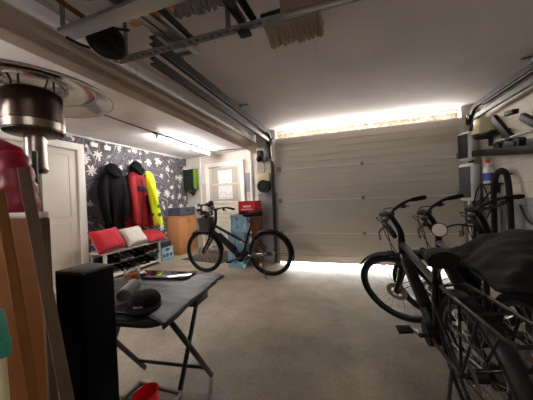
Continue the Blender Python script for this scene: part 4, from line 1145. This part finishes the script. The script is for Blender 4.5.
for k in range(14):
    a = random.uniform(0, 6.28); h = random.uniform(.04, .09)
    b.tube([(0, 0, 0), (.03*math.cos(a), .03*math.sin(a), h), (.045*math.cos(a), .045*math.sin(a), h*.8), (.035*math.cos(a+.6), .035*math.sin(a+.6), h*.5)], .006, 6, smooth=4)
o = link('ribbon_bow', b, red_plastic); o.location = (-.935, .86, .235); tag(o, 'crumpled red ribbon bow inside the clear bin, left of the cup', 'ribbon')
b = B().box((0, 0, 0), (.215, .225, .21), .01)
o = link('paper_bundle', b, M('packing_paper', (150, 146, 140), .8, var=.3, scale=10, bump=.5, bscale=12)); o.location = (-.88, .835, .112)
tag(o, 'greyish packing paper filling the bottom of the clear bin', 'paper')
o = link('floor_board', B().box((-.80, 1.28, .012), (.22, .08, .024), .003, rot=(0, 0, .2)), M('grey_plank', (112, 108, 104), .7)); tag(o, 'short grey plank on the floor in front of the table foot', 'plank')

# ------------------------------------------------------------------ light
w = bpy.data.worlds.new('sky'); sc.world = w; w.use_nodes = True
bg = w.node_tree.nodes['Background']; sky = w.node_tree.nodes.new('ShaderNodeTexSky')
sky.sky_type = 'NISHITA'; sky.sun_disc = False; sky.sun_elevation = math.radians(35); sky.sun_rotation = math.radians(20)
w.node_tree.links.new(sky.outputs[0], bg.inputs[0]); bg.inputs[1].default_value = .25
def light(name, kind, loc, target, energy, color=(1, 1, 1), **k):
    l = bpy.data.lights.new(name, kind); l.energy = energy; l.color = color
    for a, v in k.items(): setattr(l, a, v)
    o = bpy.data.objects.new(name, l); COL.objects.link(o); o.location = loc
    o.rotation_euler = (Vector(target)-Vector(loc)).to_track_quat('-Z', 'Y').to_euler(); return o
# daylight entering under the door and through the slot above it
light('daylight_under_door', 'AREA', (.22, 4.62, .03), (.22, 4.0, .012), 55, (1, .97, .93), shape='RECTANGLE', size=2.7, size_y=.05)
light('daylight_over_door', 'AREA', (.22, 4.49, 2.30), (.22, 3.9, 2.36), 10, (1, .95, .9), shape='RECTANGLE', size=2.7, size_y=.06)
light('sun', 'SUN', (0, 9, 4), (0, 4.4, 2.9), 2.0, (1, .95, .88), angle=math.radians(2))

batten('unseen fill tube lamp added on the main ceiling behind the viewer', (.1, -1.0, ZM), PI/2, 9)  # extra lamp out of view, added as fill for the main room
# ------------------------------------------------------------------ camera
cam = bpy.data.cameras.new('camera'); co = bpy.data.objects.new('camera', cam); COL.objects.link(co); sc.camera = co
cam.sensor_fit = 'HORIZONTAL'; cam.sensor_width = 36; cam.lens = 250/533*36; cam.clip_start = .02
yaw, pitch, roll = math.radians(17.9), math.radians(-.5), math.radians(2.4)
F = Vector((-math.sin(yaw)*math.cos(pitch), math.cos(yaw)*math.cos(pitch), math.sin(pitch)))
R = F.cross(Vector((0, 0, 1))).normalized(); U = R.cross(F)
R2 = R*math.cos(roll)-U*math.sin(roll); U2 = R*math.sin(roll)+U*math.cos(roll)
co.matrix_world = Matrix(((R2.x, U2.x, -F.x, 0), (R2.y, U2.y, -F.y, 0), (R2.z, U2.z, -F.z, 1.2), (0, 0, 0, 1)))
vs = sc.view_settings; vs.view_transform = 'Standard'; vs.look = 'None'; vs.gamma = 1; vs.use_curve_mapping = False; vs.exposure = 1.58
